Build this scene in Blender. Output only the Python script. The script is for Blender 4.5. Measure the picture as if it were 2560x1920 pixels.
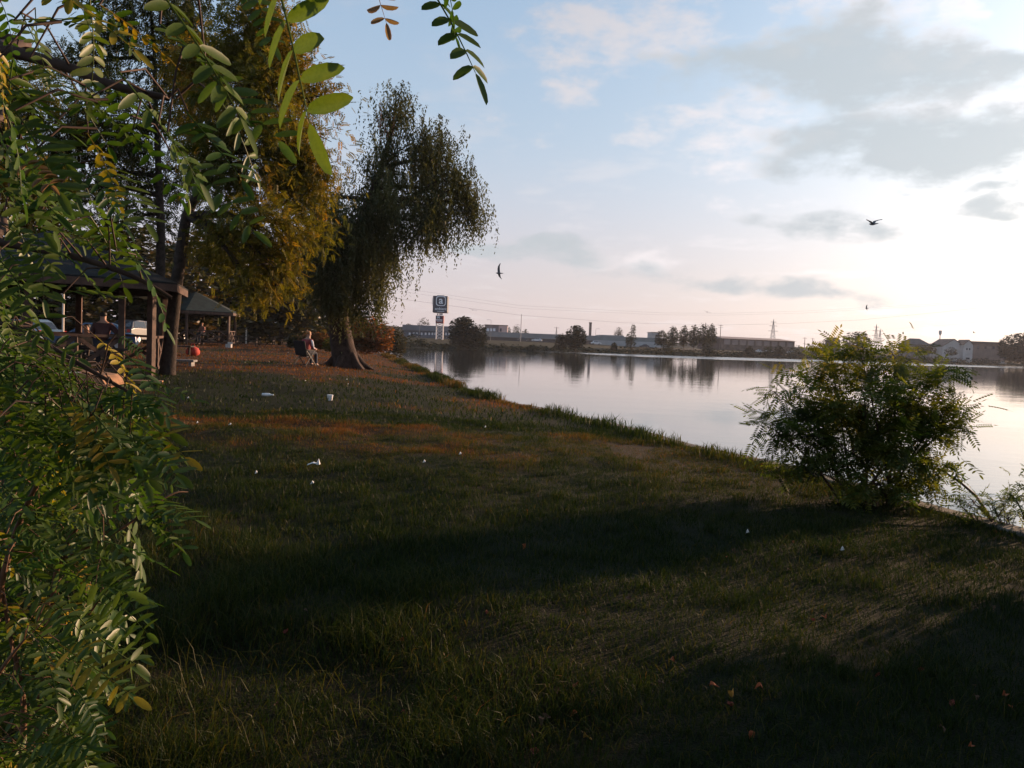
import bpy, bmesh, math, random
import numpy as np
from mathutils import Vector, Matrix, Euler
for o in list(bpy.data.objects): bpy.data.objects.remove(o)
SC = bpy.context.scene
COL = SC.collection
random.seed(7); RNG = np.random.default_rng(7)
R = math.radians
# ------------------------------------------------------------------ camera
FPX, CX, CY = 2090.0, 1280.0, 960.0          # focal length and centre in photograph pixels
EYE = Vector((0, 0, 1.6))
PITCH, ROLL = R(-2.8), R(2.2)
_F = Vector((0, math.cos(PITCH), math.sin(PITCH)))
_U0 = Vector((0, -math.sin(PITCH), math.cos(PITCH)))
_R0 = Vector((1, 0, 0))
_Rv = _R0 * math.cos(ROLL) + _U0 * math.sin(ROLL)
_Uv = _U0 * math.cos(ROLL) - _R0 * math.sin(ROLL)
cam = bpy.data.cameras.new('camera'); camo = bpy.data.objects.new('camera', cam); COL.objects.link(camo)
cam.sensor_fit = 'HORIZONTAL'; cam.sensor_width = 36.0; cam.lens = FPX / 2560 * 36
cam.clip_start = 0.05; cam.clip_end = 9000
m = Matrix.Identity(4)
for i in range(3):
    m[i][0] = _Rv[i]; m[i][1] = _Uv[i]; m[i][2] = -_F[i]; m[i][3] = EYE[i]
camo.matrix_world = m
SC.camera = camo
SC.render.resolution_x = 1024; SC.render.resolution_y = 768
def ray(px, py):
    return (_F * FPX + _Rv * (px - CX) + _Uv * (CY - py)).normalized()
def at(px, py, Y):
    """point on the pixel's ray at world depth Y"""
    d = ray(px, py); return EYE + d * ((Y - EYE.y) / d.y)
def proj(p):
    v = Vector(p) - EYE; f = v.dot(_F)
    return (CX + FPX * v.dot(_Rv) / f, CY - FPX * v.dot(_Uv) / f)
# ------------------------------------------------------------------ light
SUN_AZ, SUN_EL = R(50), R(9.5)               # azimuth to the right of the view axis (+Y)
SUNV = Vector((math.sin(SUN_AZ) * math.cos(SUN_EL), math.cos(SUN_AZ) * math.cos(SUN_EL), math.sin(SUN_EL)))
sl = bpy.data.lights.new('sun', 'SUN'); sl.energy = 5.0; sl.angle = R(0.6); sl.color = (1.0, 0.64, 0.40)
slo = bpy.data.objects.new('sun', sl); COL.objects.link(slo)
slo.rotation_euler = SUNV.to_track_quat('Z', 'Y').to_euler()
VS = SC.view_settings; VS.view_transform = 'Standard'; VS.look = 'None'; VS.gamma = 1.0; VS.exposure = 1.0; VS.use_curve_mapping = False
# ------------------------------------------------------------------ sky
class NT:
    def __init__(s, tree): s.t = tree; s.n = tree.nodes; s.l = tree.links
    def new(s, typ, **kw):
        n = s.n.new(typ)
        for k, v in kw.items(): setattr(n, k, v)
        return n
    def put(s, sock, v):
        if isinstance(v, bpy.types.NodeSocket): s.l.new(v, sock)
        elif isinstance(v, bpy.types.Node): s.l.new(v.outputs[0], sock)
        else: sock.default_value = v
    def math(s, op, a, b=0.0, c=0.0, clamp=False):
        n = s.new('ShaderNodeMath', operation=op, use_clamp=clamp)
        s.put(n.inputs[0], a); s.put(n.inputs[1], b); s.put(n.inputs[2], c); return n.outputs[0]
    def vec(s, op, a, b=(0, 0, 0)):
        n = s.new('ShaderNodeVectorMath', operation=op); s.put(n.inputs[0], a); s.put(n.inputs[1], b)
        return n.outputs['Value'] if op in ('DOT_PRODUCT', 'LENGTH', 'DISTANCE') else n.outputs[0]
    def comb(s, x, y, z=0.0):
        n = s.new('ShaderNodeCombineXYZ'); s.put(n.inputs[0], x); s.put(n.inputs[1], y); s.put(n.inputs[2], z); return n.outputs[0]
    def noise(s, vec, scale, detail=4, rough=0.55, dist=0.0, dim='3D'):
        n = s.new('ShaderNodeTexNoise', noise_dimensions=dim)
        if vec is not None: s.put(n.inputs['Vector'], vec)
        n.inputs['Scale'].default_value = scale; n.inputs['Detail'].default_value = detail
        n.inputs['Roughness'].default_value = rough; n.inputs['Distortion'].default_value = dist; return n
    def ss(s, v, lo, hi, a=0.0, b=1.0):
        n = s.new('ShaderNodeMapRange', interpolation_type='SMOOTHSTEP')
        s.put(n.inputs[0], v); n.inputs[1].default_value = lo; n.inputs[2].default_value = hi
        n.inputs[3].default_value = a; n.inputs[4].default_value = b; return n.outputs[0]
    def mix(s, f, a, b, blend='MIX'):
        n = s.new('ShaderNodeMix', data_type='RGBA', blend_type=blend)
        s.put(n.inputs[0], f); s.put(n.inputs[6], a); s.put(n.inputs[7], b); return n.outputs[2]
def rgb(*c): return (c[0], c[1], c[2], 1.0)
W = bpy.data.worlds.new('World'); SC.world = W; W.use_nodes = True
W.cycles.sampling_method = 'MANUAL'; W.cycles.sample_map_resolution = 512
wt = NT(W.node_tree); wt.n.clear()
sky = wt.new('ShaderNodeTexSky', sky_type='NISHITA'); sky.sun_disc = False
sky.sun_elevation = SUN_EL; sky.sun_rotation = SUN_AZ
sky.altitude = 0; sky.air_density = 1.0; sky.dust_density = 2.2; sky.ozone_density = 1.6
tc = wt.new('ShaderNodeTexCoord')
D3 = wt.vec('NORMALIZE', tc.outputs['Generated'])
sep = wt.new('ShaderNodeSeparateXYZ'); wt.put(sep.inputs[0], D3)
az = wt.math('ARCTAN2', sep.outputs[0], sep.outputs[1]); el = wt.math('ARCSINE', sep.outputs[2])
# evening haze over the clear-sky model: pinkish low down, blue above, paler towards the sun
rp = wt.new('ShaderNodeValToRGB'); wt.put(rp.inputs[0], wt.math('MULTIPLY', el, 1.6))
cr = rp.color_ramp; cr.interpolation = 'B_SPLINE'
hz = [(0.0, (.69, .585, .605)), (.10, (.68, .595, .635)), (.24, (.585, .61, .71)), (.38, (.47, .59, .73)), (.62, (.35, .50, .69)), (1.0, (.30, .45, .66))]
while len(cr.elements) < len(hz): cr.elements.new(.5)
for e_, (p_, c_) in zip(cr.elements, hz): e_.position = p_; e_.color = (*c_, 1)
hazec = wt.mix(1.0, rp.outputs[0], rgb(3.33, 3.33, 3.33), 'MULTIPLY')
skyc = wt.mix(0.91, sky.outputs[0], hazec)
sund = wt.math('MAXIMUM', wt.vec('DOT_PRODUCT', D3, tuple(SUNV)), 0.0)
g1 = wt.math('MULTIPLY', wt.math('POWER', sund, 9.0), 2.3)
skyc = wt.mix(1.0, skyc, wt.mix(1.0, rgb(1.0, 0.985, 0.95), g1, 'MULTIPLY'), 'ADD')
# clouds: (photo x, y, half width, half height, weight)
lit = [(1560,70,230,75,.9),(1470,165,120,60,.8),(1440,230,90,45,.9),(1640,310,120,36,.6),(1890,260,130,40,.75),
       (1870,350,160,40,.8),(1790,415,140,30,.7),(2330,70,150,70,1.0),(2450,250,200,45,1.0),(2120,30,260,60,.55),
       (1490,640,110,30,.8),(1640,655,90,32,.8),(1860,510,140,28,.5),(1220,340,110,36,.4)]
dark = [(1870,165,190,50,.9),(2150,150,250,78,1.15),(2390,190,150,60,.9),(2330,350,270,72,1.2),(2530,345,110,62,1.0),(2120,400,150,36,.6),
        (1310,622,190,26,.9),(1900,728,240,24,.8),(2060,568,140,20,.7),(2390,484,80,14,.8),(2510,525,90,17,.9),(1580,675,180,22,.5)]
AE = wt.comb(az, el)
ofs = wt.noise(wt.vec('MULTIPLY', AE, (5.0, 11.0, 1)), 1.7, 2, .55, dim='2D')
P2 = wt.vec('ADD', AE, wt.vec('MULTIPLY', wt.vec('SUBTRACT', ofs.outputs['Color'], (.5, .5, .5)), (.15, .055, 0)))
rt_ = wt.new('ShaderNodeVectorRotate', rotation_type='Z_AXIS'); wt.put(rt_.inputs[0], P2); rt_.inputs['Angle'].default_value = ROLL
P2 = rt_.outputs[0]
fb = wt.noise(wt.vec('MULTIPLY', AE, (1.0, 2.1, 1)), 15.0, 5, .62, dim='2D')
fine = wt.math('SUBTRACT', fb.outputs['Fac'], .5)
def field(lst):
    acc = None
    for (x, y, w, h, k) in lst:
        d = ray(x, y); a0 = math.atan2(d.x, d.y); e0 = math.asin(d.z)
        a1 = a0 * math.cos(ROLL) - e0 * math.sin(ROLL); e1 = a0 * math.sin(ROLL) + e0 * math.cos(ROLL)
        sx, sy = FPX / (w * 1.3), FPX / (h * 1.4)
        n = wt.new('ShaderNodeVectorMath', operation='MULTIPLY_ADD')
        wt.put(n.inputs[0], P2); n.inputs[1].default_value = (sx, sy, 0); n.inputs[2].default_value = (-a1 * sx, -e1 * sy, 0)
        v = wt.math('MULTIPLY_ADD', wt.vec('DOT_PRODUCT', n.outputs[0], n.outputs[0]), -k, k)
        acc = v if acc is None else wt.math('MAXIMUM', acc, v)
    return acc
FL = field(lit); FD = field(dark)
pz = wt.math('ADD', wt.math('MAXIMUM', sep.outputs[2], 0.0), 0.12)
dv = wt.new('ShaderNodeVectorMath', operation='DIVIDE'); wt.put(dv.inputs[0], D3); wt.put(dv.inputs[1], wt.comb(pz, pz, 1.0))
gen = wt.noise(dv.outputs[0], 1.9, 4, .62, dim='2D')            # scattered thin cloud over the whole sky
genF = wt.ss(gen.outputs['Fac'], .54, .78, 0.0, 0.30)
aL = wt.ss(wt.math('MULTIPLY_ADD', fine, 3.0, FL), 0.05, 1.3)
aL = wt.math('MAXIMUM', wt.math('MULTIPLY', aL, .75), genF)
aD = wt.math('MULTIPLY', wt.ss(wt.math('MULTIPLY_ADD', fine, 2.3, FD), -0.15, 1.0), .82)
lum2n = wt.new('ShaderNodeRGBToBW'); wt.put(lum2n.inputs[0], skyc)
lumc = lum2n.outputs[0]
litc = wt.mix(1.0, rgb(1.34, 1.25, 1.27), lumc, 'MULTIPLY')
darkc = wt.mix(1.0, rgb(1.62, 1.79, 1.92), wt.mix(1.0, rgb(0.08, 0.085, 0.085), lumc, 'MULTIPLY'), 'ADD')
c2 = wt.mix(aD, wt.mix(aL, skyc, litc), darkc)
bg = wt.new('ShaderNodeBackground'); wt.put(bg.inputs[0], c2); bg.inputs[1].default_value = 0.15
wo = wt.new('ShaderNodeOutputWorld'); wt.l.new(bg.outputs[0], wo.inputs[0])
SC.cycles.max_bounces = 6; SC.cycles.diffuse_bounces = 2; SC.cycles.glossy_bounces = 3; SC.cycles.transmission_bounces = 4
SC.cycles.transparent_max_bounces = 8; SC.cycles.caustics_reflective = False; SC.cycles.caustics_refractive = False
SC.cycles.use_denoising = True; SC.cycles.volume_bounces = 0
# ------------------------------------------------------------------ helpers
def np_mesh(name, V, F, tint=None, smooth=False):
    V = np.asarray(V, np.float32).reshape(-1, 3); F = np.asarray(F, np.int32)
    me = bpy.data.meshes.new(name)
    me.vertices.add(len(V)); me.vertices.foreach_set('co', V.ravel())
    k = F.shape[1]; me.loops.add(F.size); me.loops.foreach_set('vertex_index', F.ravel())
    me.polygons.add(len(F)); me.polygons.foreach_set('loop_start', np.arange(0, F.size, k, dtype=np.int32))
    if smooth: me.polygons.foreach_set('use_smooth', np.ones(len(F), bool))
    if tint is not None:
        a = me.attributes.new('tint', 'FLOAT', 'POINT'); a.data.foreach_set('value', np.asarray(tint, np.float32))
    me.update(calc_edges=True); return me
def link(name, me, mat=None, parent=None, loc=None):
    o = bpy.data.objects.new(name, me); COL.objects.link(o)
    if mat is not None and me is not None and len(me.materials) == 0: me.materials.append(mat)
    if parent is not None: o.parent = parent
    if loc is not None: o.location = loc
    return o
def tag(o, label=None, cat=None, group=None, kind=None):
    if label: o['label'] = label
    if cat: o['category'] = cat
    if group: o['group'] = group
    if kind: o['kind'] = kind
    return o
def thing(name, label, cat, loc=(0, 0, 0), rz=0, group=None):
    o = bpy.data.objects.new(name, None); COL.objects.link(o); o.location = loc; o.rotation_euler = (0, 0, rz)
    o.empty_display_size = .2
    return tag(o, label, cat, group)
def copy_tree(o, parent=None):
    c = o.copy(); COL.objects.link(c); c.parent = parent
    for ch in o.children: copy_tree(ch, c)
    return c
class MB:
    def __init__(s): s.v = []; s.f = []; s.n = 0
    def add(s, verts, faces):
        for f in faces: s.f.append(tuple(i + s.n for i in f))
        for v in verts: s.v.append(tuple(v))
        s.n += len(verts); return s
    def box(s, c, size, rz=0, bev=0.0):
        x, y, z = [d / 2 for d in size]; ca, sa = math.cos(rz), math.sin(rz); vs = []
        for dz in (-z, z):
            for dx, dy in ((-x, -y), (x, -y), (x, y), (-x, y)):
                vs.append((c[0] + dx * ca - dy * sa, c[1] + dx * sa + dy * ca, c[2] + dz))
        return s.add(vs, [(0, 3, 2, 1), (4, 5, 6, 7), (0, 1, 5, 4), (1, 2, 6, 5), (2, 3, 7, 6), (3, 0, 4, 7)])
    def bar(s, a, b, w, h, up=(0, 0, 1)):
        a, b = Vector(a), Vector(b); d = (b - a).normalized(); up = Vector(up)
        if abs(d.dot(up)) > .98: up = Vector((0, 1, 0))
        r = d.cross(up).normalized(); u = r.cross(d); vs = []
        for p in (a, b):
            for i, j in ((-1, -1), (1, -1), (1, 1), (-1, 1)): vs.append(p + r * (i * w / 2) + u * (j * h / 2))
        return s.add(vs, [(0, 1, 2, 3), (7, 6, 5, 4), (0, 4, 5, 1), (1, 5, 6, 2), (2, 6, 7, 3), (3, 7, 4, 0)])
    def tube(s, pts, rad, n=6, cap=True):
        pts = [Vector(p) for p in pts]
        if not hasattr(rad, '__len__'): rad = [rad] * len(pts)
        vs = []; fs = []; ref = Vector((0.31, 0.17, 0.93))
        for i, p in enumerate(pts):
            d = (pts[min(i + 1, len(pts) - 1)] - pts[max(i - 1, 0)])
            d = d.normalized() if d.length > 1e-9 else Vector((0, 0, 1))
            r = d.cross(ref)
            if r.length < .1: r = d.cross(Vector((1, 0, 0)))
            r.normalize(); u = r.cross(d)
            for k in range(n):
                a = 2 * math.pi * k / n; vs.append(p + (r * math.cos(a) + u * math.sin(a)) * rad[i])
        for i in range(len(pts) - 1):
            for k in range(n):
                k2 = (k + 1) % n; fs.append((i * n + k, i * n + k2, (i + 1) * n + k2, (i + 1) * n + k))
        if cap: fs.append(tuple(range(n - 1, -1, -1))); fs.append(tuple((len(pts) - 1) * n + k for k in range(n)))
        return s.add(vs, fs)
    def lathe(s, c, prof, n=12):
        vs = []; fs = []
        for r, z in prof:
            for k in range(n):
                a = 2 * math.pi * k / n; vs.append((c[0] + r * math.cos(a), c[1] + r * math.sin(a), c[2] + z))
        for i in range(len(prof) - 1):
            for k in range(n): k2 = (k + 1) % n; fs.append((i * n + k, i * n + k2, (i + 1) * n + k2, (i + 1) * n + k))
        fs.append(tuple(range(n - 1, -1, -1))); fs.append(tuple((len(prof) - 1) * n + k for k in range(n)))
        return s.add(vs, fs)
    def prism(s, poly, y0, y1, M=None):
        """poly in (x, z), extruded along y"""
        n = len(poly); vs = [(x, y0, z) for x, z in poly] + [(x, y1, z) for x, z in poly]
        if M is not None: vs = [M @ Vector(v) for v in vs]
        fs = [tuple(range(n)), tuple(range(2 * n - 1, n - 1, -1))] + [(i, i + n, (i + 1) % n + n, (i + 1) % n) for i in range(n)]
        return s.add(vs, fs)
    def build(s, name, mat=None, parent=None, loc=None, smooth=False, bevel=0):
        me = bpy.data.meshes.new(name); me.from_pydata(s.v, [], s.f)
        if smooth: me.polygons.foreach_set('use_smooth', np.ones(len(me.polygons), bool))
        me.update(); o = link(name, me, mat, parent, loc)
        if bevel:
            b = o.modifiers.new('bevel', 'BEVEL'); b.width = bevel; b.segments = 2; b.limit_method = 'ANGLE'
        return o
# value noise
_H = np.random.default_rng(3).random((256, 256))
def vnoise(x, y):
    x = np.asarray(x, float); y = np.asarray(y, float)
    xi = np.floor(x).astype(int); yi = np.floor(y).astype(int); fx = x - xi; fy = y - yi
    fx = fx * fx * (3 - 2 * fx); fy = fy * fy * (3 - 2 * fy)
    a = _H[xi % 256, yi % 256]; b = _H[(xi + 1) % 256, yi % 256]; c = _H[xi % 256, (yi + 1) % 256]; d = _H[(xi + 1) % 256, (yi + 1) % 256]
    return (a * (1 - fx) + b * fx) * (1 - fy) + (c * (1 - fx) + d * fx) * fy
def fbm(x, y, o=4):
    t = 0; a = .5; s = 0
    for i in range(o): t = t + a * vnoise(x * 2 ** i + 17.3 * i, y * 2 ** i + 9.1 * i); s += a; a *= .5
    return t / s
def sstep(v, a, b):
    t = np.clip((v - a) / (b - a), 0, 1); return t * t * (3 - 2 * t)
# ------------------------------------------------------------------ materials
_M = {}
def mat(name, col, rough=.8, var=.25, scale=6, bump=0.0, spec=.3, metal=0.0, bscale=None, col2=None):
    if name in _M: return _M[name]
    mt = bpy.data.materials.new(name); mt.use_nodes = True; t = NT(mt.node_tree)
    b = t.n['Principled BSDF']; b.inputs['Roughness'].default_value = rough; b.inputs['Specular IOR Level'].default_value = spec; b.inputs['Metallic'].default_value = metal
    tcn = t.new('ShaderNodeTexCoord')
    if var > 0:
        n = t.noise(tcn.outputs['Object'], scale, 4, .6)
        lo = tuple(c * (1 - var) for c in col); hi = tuple(min(1, c * (1 + var)) for c in (col2 or col))
        t.put(b.inputs['Base Color'], t.mix(t.ss(n.outputs['Fac'], .3, .7), rgb(*lo), rgb(*hi)))
    else: b.inputs['Base Color'].default_value = rgb(*col)
    if bump:
        n2 = t.noise(tcn.outputs['Object'], bscale or scale * 3, 4, .6); bp = t.new('ShaderNodeBump'); bp.inputs['Strength'].default_value = bump; bp.inputs['Distance'].default_value = .02
        t.put(bp.inputs['Height'], n2.outputs['Fac']); t.put(b.inputs['Normal'], bp.outputs[0])
    _M[name] = mt; return mt
def leafmat(name, stops, trans=.4, gloss=.06, rough=.5):
    """stops: leaf colours picked by the per-leaf tint attribute"""
    mt = bpy.data.materials.new(name); mt.use_nodes = True; t = NT(mt.node_tree); t.n.remove(t.n['Principled BSDF'])
    at_ = t.new('ShaderNodeAttribute', attribute_name='tint')
    r = t.new('ShaderNodeValToRGB'); t.put(r.inputs[0], at_.outputs['Fac'])
    while len(r.color_ramp.elements) < len(stops): r.color_ramp.elements.new(.5)
    for e, (p, c) in zip(r.color_ramp.elements, stops): e.position = p; e.color = rgb(*c)
    d = t.new('ShaderNodeBsdfDiffuse'); t.put(d.inputs[0], r.outputs[0])
    tr = t.new('ShaderNodeBsdfTranslucent'); t.put(tr.inputs[0], t.mix(1.0, r.outputs[0], rgb(1.5, 1.45, .8), 'MULTIPLY'))
    m1 = t.new('ShaderNodeMixShader'); m1.inputs[0].default_value = trans; t.l.new(d.outputs[0], m1.inputs[1]); t.l.new(tr.outputs[0], m1.inputs[2])
    g = t.new('ShaderNodeBsdfGlossy'); g.inputs['Roughness'].default_value = rough; g.inputs[0].default_value = rgb(.8, .8, .8)
    m2 = t.new('ShaderNodeMixShader'); m2.inputs[0].default_value = gloss; t.l.new(m1.outputs[0], m2.inputs[1]); t.l.new(g.outputs[0], m2.inputs[2])
    t.l.new(m2.outputs[0], t.n['Material Output'].inputs[0]); return mt
def scatter(tv, tf, P, M3, S, tint):
    """copies of a small template: tv (k,3), tf (m,q); P (n,3), M3 (n,3,3) columns = axes, S (n,)"""
    n = len(P); k = len(tv)
    V = np.einsum('nij,kj->nki', M3, tv) * np.asarray(S)[:, None, None] + np.asarray(P)[:, None, :]
    F = tf[None] + (np.arange(n) * k)[:, None, None]
    return V.reshape(-1, 3), F.reshape(-1, tf.shape[1]), np.repeat(tint, k)
def frames(dirs, roll=None, up=(0, 0, 1)):
    """orthonormal frames: y axis along dirs, z near up, rolled"""
    d = dirs / np.linalg.norm(dirs, axis=1, keepdims=True); u = np.broadcast_to(np.asarray(up, float), d.shape)
    x = np.cross(d, u); ln = np.linalg.norm(x, axis=1, keepdims=True); x = np.where(ln < .05, np.array([1., 0, 0]), x / np.maximum(ln, 1e-6))
    z = np.cross(x, d)
    if roll is not None:
        c, s_ = np.cos(roll)[:, None], np.sin(roll)[:, None]; x, z = x * c + z * s_, z * c - x * s_
    return np.stack([x, d, z], axis=2)
# ------------------------------------------------------------------ ground and lake
WZ = -0.6                                        # water level
def on_z(px, py, z):
    d = ray(px, py); return EYE + d * ((z - EYE.z) / d.z)
near_px = [(2700,1372),(2560,1338),(2450,1305),(2350,1279),(2200,1236),(2050,1196),(1900,1158),(1780,1130),(1700,1110),(1600,1083),(1500,1057),(1400,1036),(1300,1013),(1215,990),(1150,966),(1090,940),(1045,921),(1010,906),(985,896),(968,888)]
NEAR = [tuple(on_z(x, y, -.12).xy) for x, y in near_px]
def far_pt(px, D): d = ray(px, 860); return (d.x / d.y * D, D)
left_end = [far_pt(925, 118), far_pt(905, 150), far_pt(915, 180)]
FAR = [far_pt(940, 200), far_pt(1000, 204), far_pt(1150, 226), far_pt(1320, 249), far_pt(1500, 268), far_pt(1700, 290), far_pt(1860, 325), far_pt(2030, 366), far_pt(2300, 405), far_pt(2560, 442)]
LAKE = np.array([(640., 90.), (420., -60.), (160., -60.), (70., -24.), (36., -9.), (19., -.5), (11., 4.4), (7.6, 7.0)] + NEAR + left_end + FAR + [(420., 545.), (640., 470.)])
def lake_sd(x, y):
    """signed distance to the lake shore, positive on land; and index of the nearest segment"""
    x = np.asarray(x, float).ravel(); y = np.asarray(y, float).ravel()
    A = LAKE; B = np.roll(LAKE, -1, axis=0); best = np.full(x.shape, 1e9); inside = np.zeros(x.shape, bool)
    for (ax, ay), (bx, by) in zip(A, B):
        dx, dy = bx - ax, by - ay; t = np.clip(((x - ax) * dx + (y - ay) * dy) / (dx * dx + dy * dy), 0, 1)
        best = np.minimum(best, np.hypot(x - ax - t * dx, y - ay - t * dy))
        if ay != by:
            c = ((ay > y) != (by > y)) & (x < dx * (y - ay) / (by - ay) + ax); inside ^= c
    return np.where(inside, -best, best)
def ground_z(x, y):
    sh = np.shape(x); x = np.asarray(x, float).ravel(); y = np.asarray(y, float).ravel()
    sd = lake_sd(x, y)
    base = .32 * sstep(y, 6, 34) + .16 * sstep(y, 34, 68) + .10 * sstep(-x, 2, 12)
    base = base + .10 * (fbm(x / 2.6, y / 2.6, 3) - .5) + .075 * (vnoise(x / .7 + 5, y / .7) - .5) + .12 * (vnoise(x / 7. + 3, y / 7.) - .5)
    near = -.12 + (base + .12) * sstep(sd, -.6, 6.5)
    far = -.55 + 2.9 * sstep(sd, -4, 75) + 1.6 * sstep(x, 90, 260) * sstep(sd, 0, 90) + .5 * (vnoise(x / 25., y / 25.) - .5) * sstep(sd, 5, 40)
    w = sstep(y, 125, 190); land = near * (1 - w) + far * w
    z = np.where(sd > 0, land, np.maximum(-2.2, np.minimum(land, -.75 + sd * .35)))
    return z.reshape(sh)
def gz(x, y): return float(ground_z(np.array([x]), np.array([y]))[0])
def on_ground(px, py, lo=1.5, hi=160.0):
    """first crossing of the pixel's ray with the land"""
    d = ray(px, py); t = np.geomspace(lo, hi, 900); P = np.array(EYE)[None] + t[:, None] * np.array(d)[None]
    g = ground_z(P[:, 0], P[:, 1]); k = np.argmax(P[:, 2] < g)
    p = P[k]; return Vector((p[0], p[1], g[k]))
def stand(px, Y, py=860):
    """point on the land under pixel column px at depth Y"""
    d = ray(px, py); x = d.x / d.y * Y; z = gz(x, Y)
    for _ in range(3):
        q = proj((x, Y, z)); x += (px - q[0]) / FPX * Y; z = gz(x, Y)
    return Vector((x, Y, z))
ang = np.radians(np.concatenate([np.arange(-42, 42, .36), np.arange(42, 318, 4.0)]))
rad_ = np.concatenate([[0.0], np.geomspace(.6, 3800, 400)])
A_, R_ = np.meshgrid(ang, rad_, indexing='ij'); X = R_ * np.sin(A_); Y = R_ * np.cos(A_)
Z = ground_z(X, Y); na, nr = X.shape
idx = np.arange(na * nr).reshape(na, nr); nx = np.roll(idx, -1, axis=0)
F = np.stack([idx[:, 1:], idx[:, :-1], nx[:, :-1], nx[:, 1:]], axis=-1).reshape(-1, 4)
def dry(x, y):
    """0 = green grass, 1 = rusty: dry grass mixed with low sunlight colour"""
    v = fbm(x / 3.4 + 40, y / 3.4 + 3, 4) * .75 + fbm(x / .9, y / .9 + 60, 3) * .25
    far = sstep(y, 24, 40) * sstep(-x, 2, 9) * .16  # far-left boost puts the reddish sunlit lawn into the tint
    return sstep(v + far, .44, .66) * (.30 + .70 * sstep(y, 8, 12.5)) * (1 - .6 * sstep(x, -.5, 3.0)) * (1 - .9 * sstep(y, 110, 160))
me = np_mesh('ground', np.stack([X, Y, Z], -1), F, tint=dry(X, Y).ravel(), smooth=True)
gm = bpy.data.materials.new('lawn'); gm.use_nodes = True; t = NT(gm.node_tree); b = t.n['Principled BSDF']
tcn = t.new('ShaderNodeTexCoord'); a_ = t.new('ShaderNodeAttribute', attribute_name='tint')
n1 = t.noise(tcn.outputs['Object'], 9.0, 5, .65); n2 = t.noise(tcn.outputs['Object'], 70.0, 3, .6)
gcol = t.mix(a_.outputs['Fac'], rgb(.008, .012, .004), rgb(.045, .020, .009))
gcol = t.mix(t.ss(n1.outputs['Fac'], .35, .7), gcol, t.mix(1.0, gcol, rgb(1.7, 1.6, 1.3), 'MULTIPLY'))
gcol = t.mix(t.ss(n2.outputs['Fac'], .3, .65), t.mix(1.0, gcol, rgb(.5, .5, .5), 'MULTIPLY'), gcol)
t.put(b.inputs['Base Color'], gcol); b.inputs['Roughness'].default_value = .95; b.inputs['Specular IOR Level'].default_value = .1
bp = t.new('ShaderNodeBump'); bp.inputs['Strength'].default_value = .9; bp.inputs['Distance'].default_value = .05; t.put(bp.inputs['Height'], n2.outputs['Fac']); t.put(b.inputs['Normal'], bp.outputs[0])
tag(link('ground', me, gm), 'uneven lakeside lawn of dark grass with rusty patches of dry grass and sun colour', kind='structure')
# water sheet
me = np_mesh('lake', [(-160, -75, WZ), (700, -75, WZ), (700, 600, WZ), (-160, 600, WZ)], [(0, 1, 2, 3)])
wm = bpy.data.materials.new('water'); wm.use_nodes = True; t = NT(wm.node_tree); b = t.n['Principled BSDF']
b.inputs['Base Color'].default_value = rgb(.03, .034, .032); b.inputs['IOR'].default_value = 1.55; b.inputs['Specular IOR Level'].default_value = .6
geo = t.new('ShaderNodeNewGeometry'); pos = geo.outputs['Position']
# a wind-ruffled strip along the far shore: distance from the line of the far bank
fa, fb2 = np.array(far_pt(1320, 249)), np.array(far_pt(2560, 442)); dn = (fb2 - fa) / np.linalg.norm(fb2 - fa); nrm = np.array([-dn[1], dn[0]])
dist = t.math('ADD', t.vec('DOT_PRODUCT', pos, (nrm[0], nrm[1], 0)), -float(nrm @ fa)); along = t.math('ADD', t.vec('DOT_PRODUCT', pos, (dn[0], dn[1], 0)), -float(dn @ fa))
wob = t.noise(pos, .012, 3, .6)
edge = t.math('ADD', dist, t.math('MULTIPLY', t.math('SUBTRACT', wob.outputs['Fac'], .5), 26.0))
strip = t.math('MULTIPLY', t.ss(edge, -62, -44), t.ss(along, -14, 30))
b.inputs['Roughness'].default_value = .03
t.put(b.inputs['Roughness'], t.math('MULTIPLY_ADD', strip, .22, .03))
mp = t.new('ShaderNodeMapping'); t.put(mp.inputs[0], pos); mp.inputs['Scale'].default_value = (1.0, 2.0, 1.0); mp.inputs['Rotation'].default_value = (0, 0, .3)
nA = t.noise(mp.outputs[0], 1.3, 3, .55); nB = t.noise(mp.outputs[0], .16, 2, .5)
hgt = t.math('ADD', t.math('MULTIPLY', nA.outputs['Fac'], .0035), t.math('MULTIPLY', nB.outputs['Fac'], .010))
hgt = t.math('MULTIPLY', hgt, t.math('MULTIPLY_ADD', strip, 16.0, 1.0))
bp = t.new('ShaderNodeBump'); bp.inputs['Strength'].default_value = .8; bp.inputs['Distance'].default_value = 1.0; t.put(bp.inputs['Height'], hgt); t.put(b.inputs['Normal'], bp.outputs[0])
tag(link('lake', me, wm), 'calm lake mirroring the evening sky', kind='structure')
# low concrete retaining wall along the near shore
concrete = mat('concrete', (.085, .08, .07), .9, .35, 5, .4)
wallp = [Vector((11., 4.4, 0)), Vector((7.6, 7.0, 0))] + [Vector((x, y, 0)) for x, y in NEAR[:13]]
def resample(pts, step):
    out = [pts[0]]
    for a, b in zip(pts[:-1], pts[1:]):
        k = max(1, int((b - a).length / step)); out += [a + (b - a) * (i / k) for i in range(1, k + 1)]
    return out
wallp = resample(wallp, .5)
w = MB(); vs = []
for i, p in enumerate(wallp):
    d = (wallp[min(i + 1, len(wallp) - 1)] - wallp[max(i - 1, 0)]).normalized(); n_ = Vector((d.y, -d.x, 0))   # towards the lake
    top = -.085 + .012 * math.sin(i * .7)
    for off, z in ((.17, -1.0), (.17, top - .02), (.15, top), (-.10, top), (-.12, top - .02), (-.12, -1.0)): vs.append(p + n_ * off + Vector((0, 0, z)))
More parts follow.
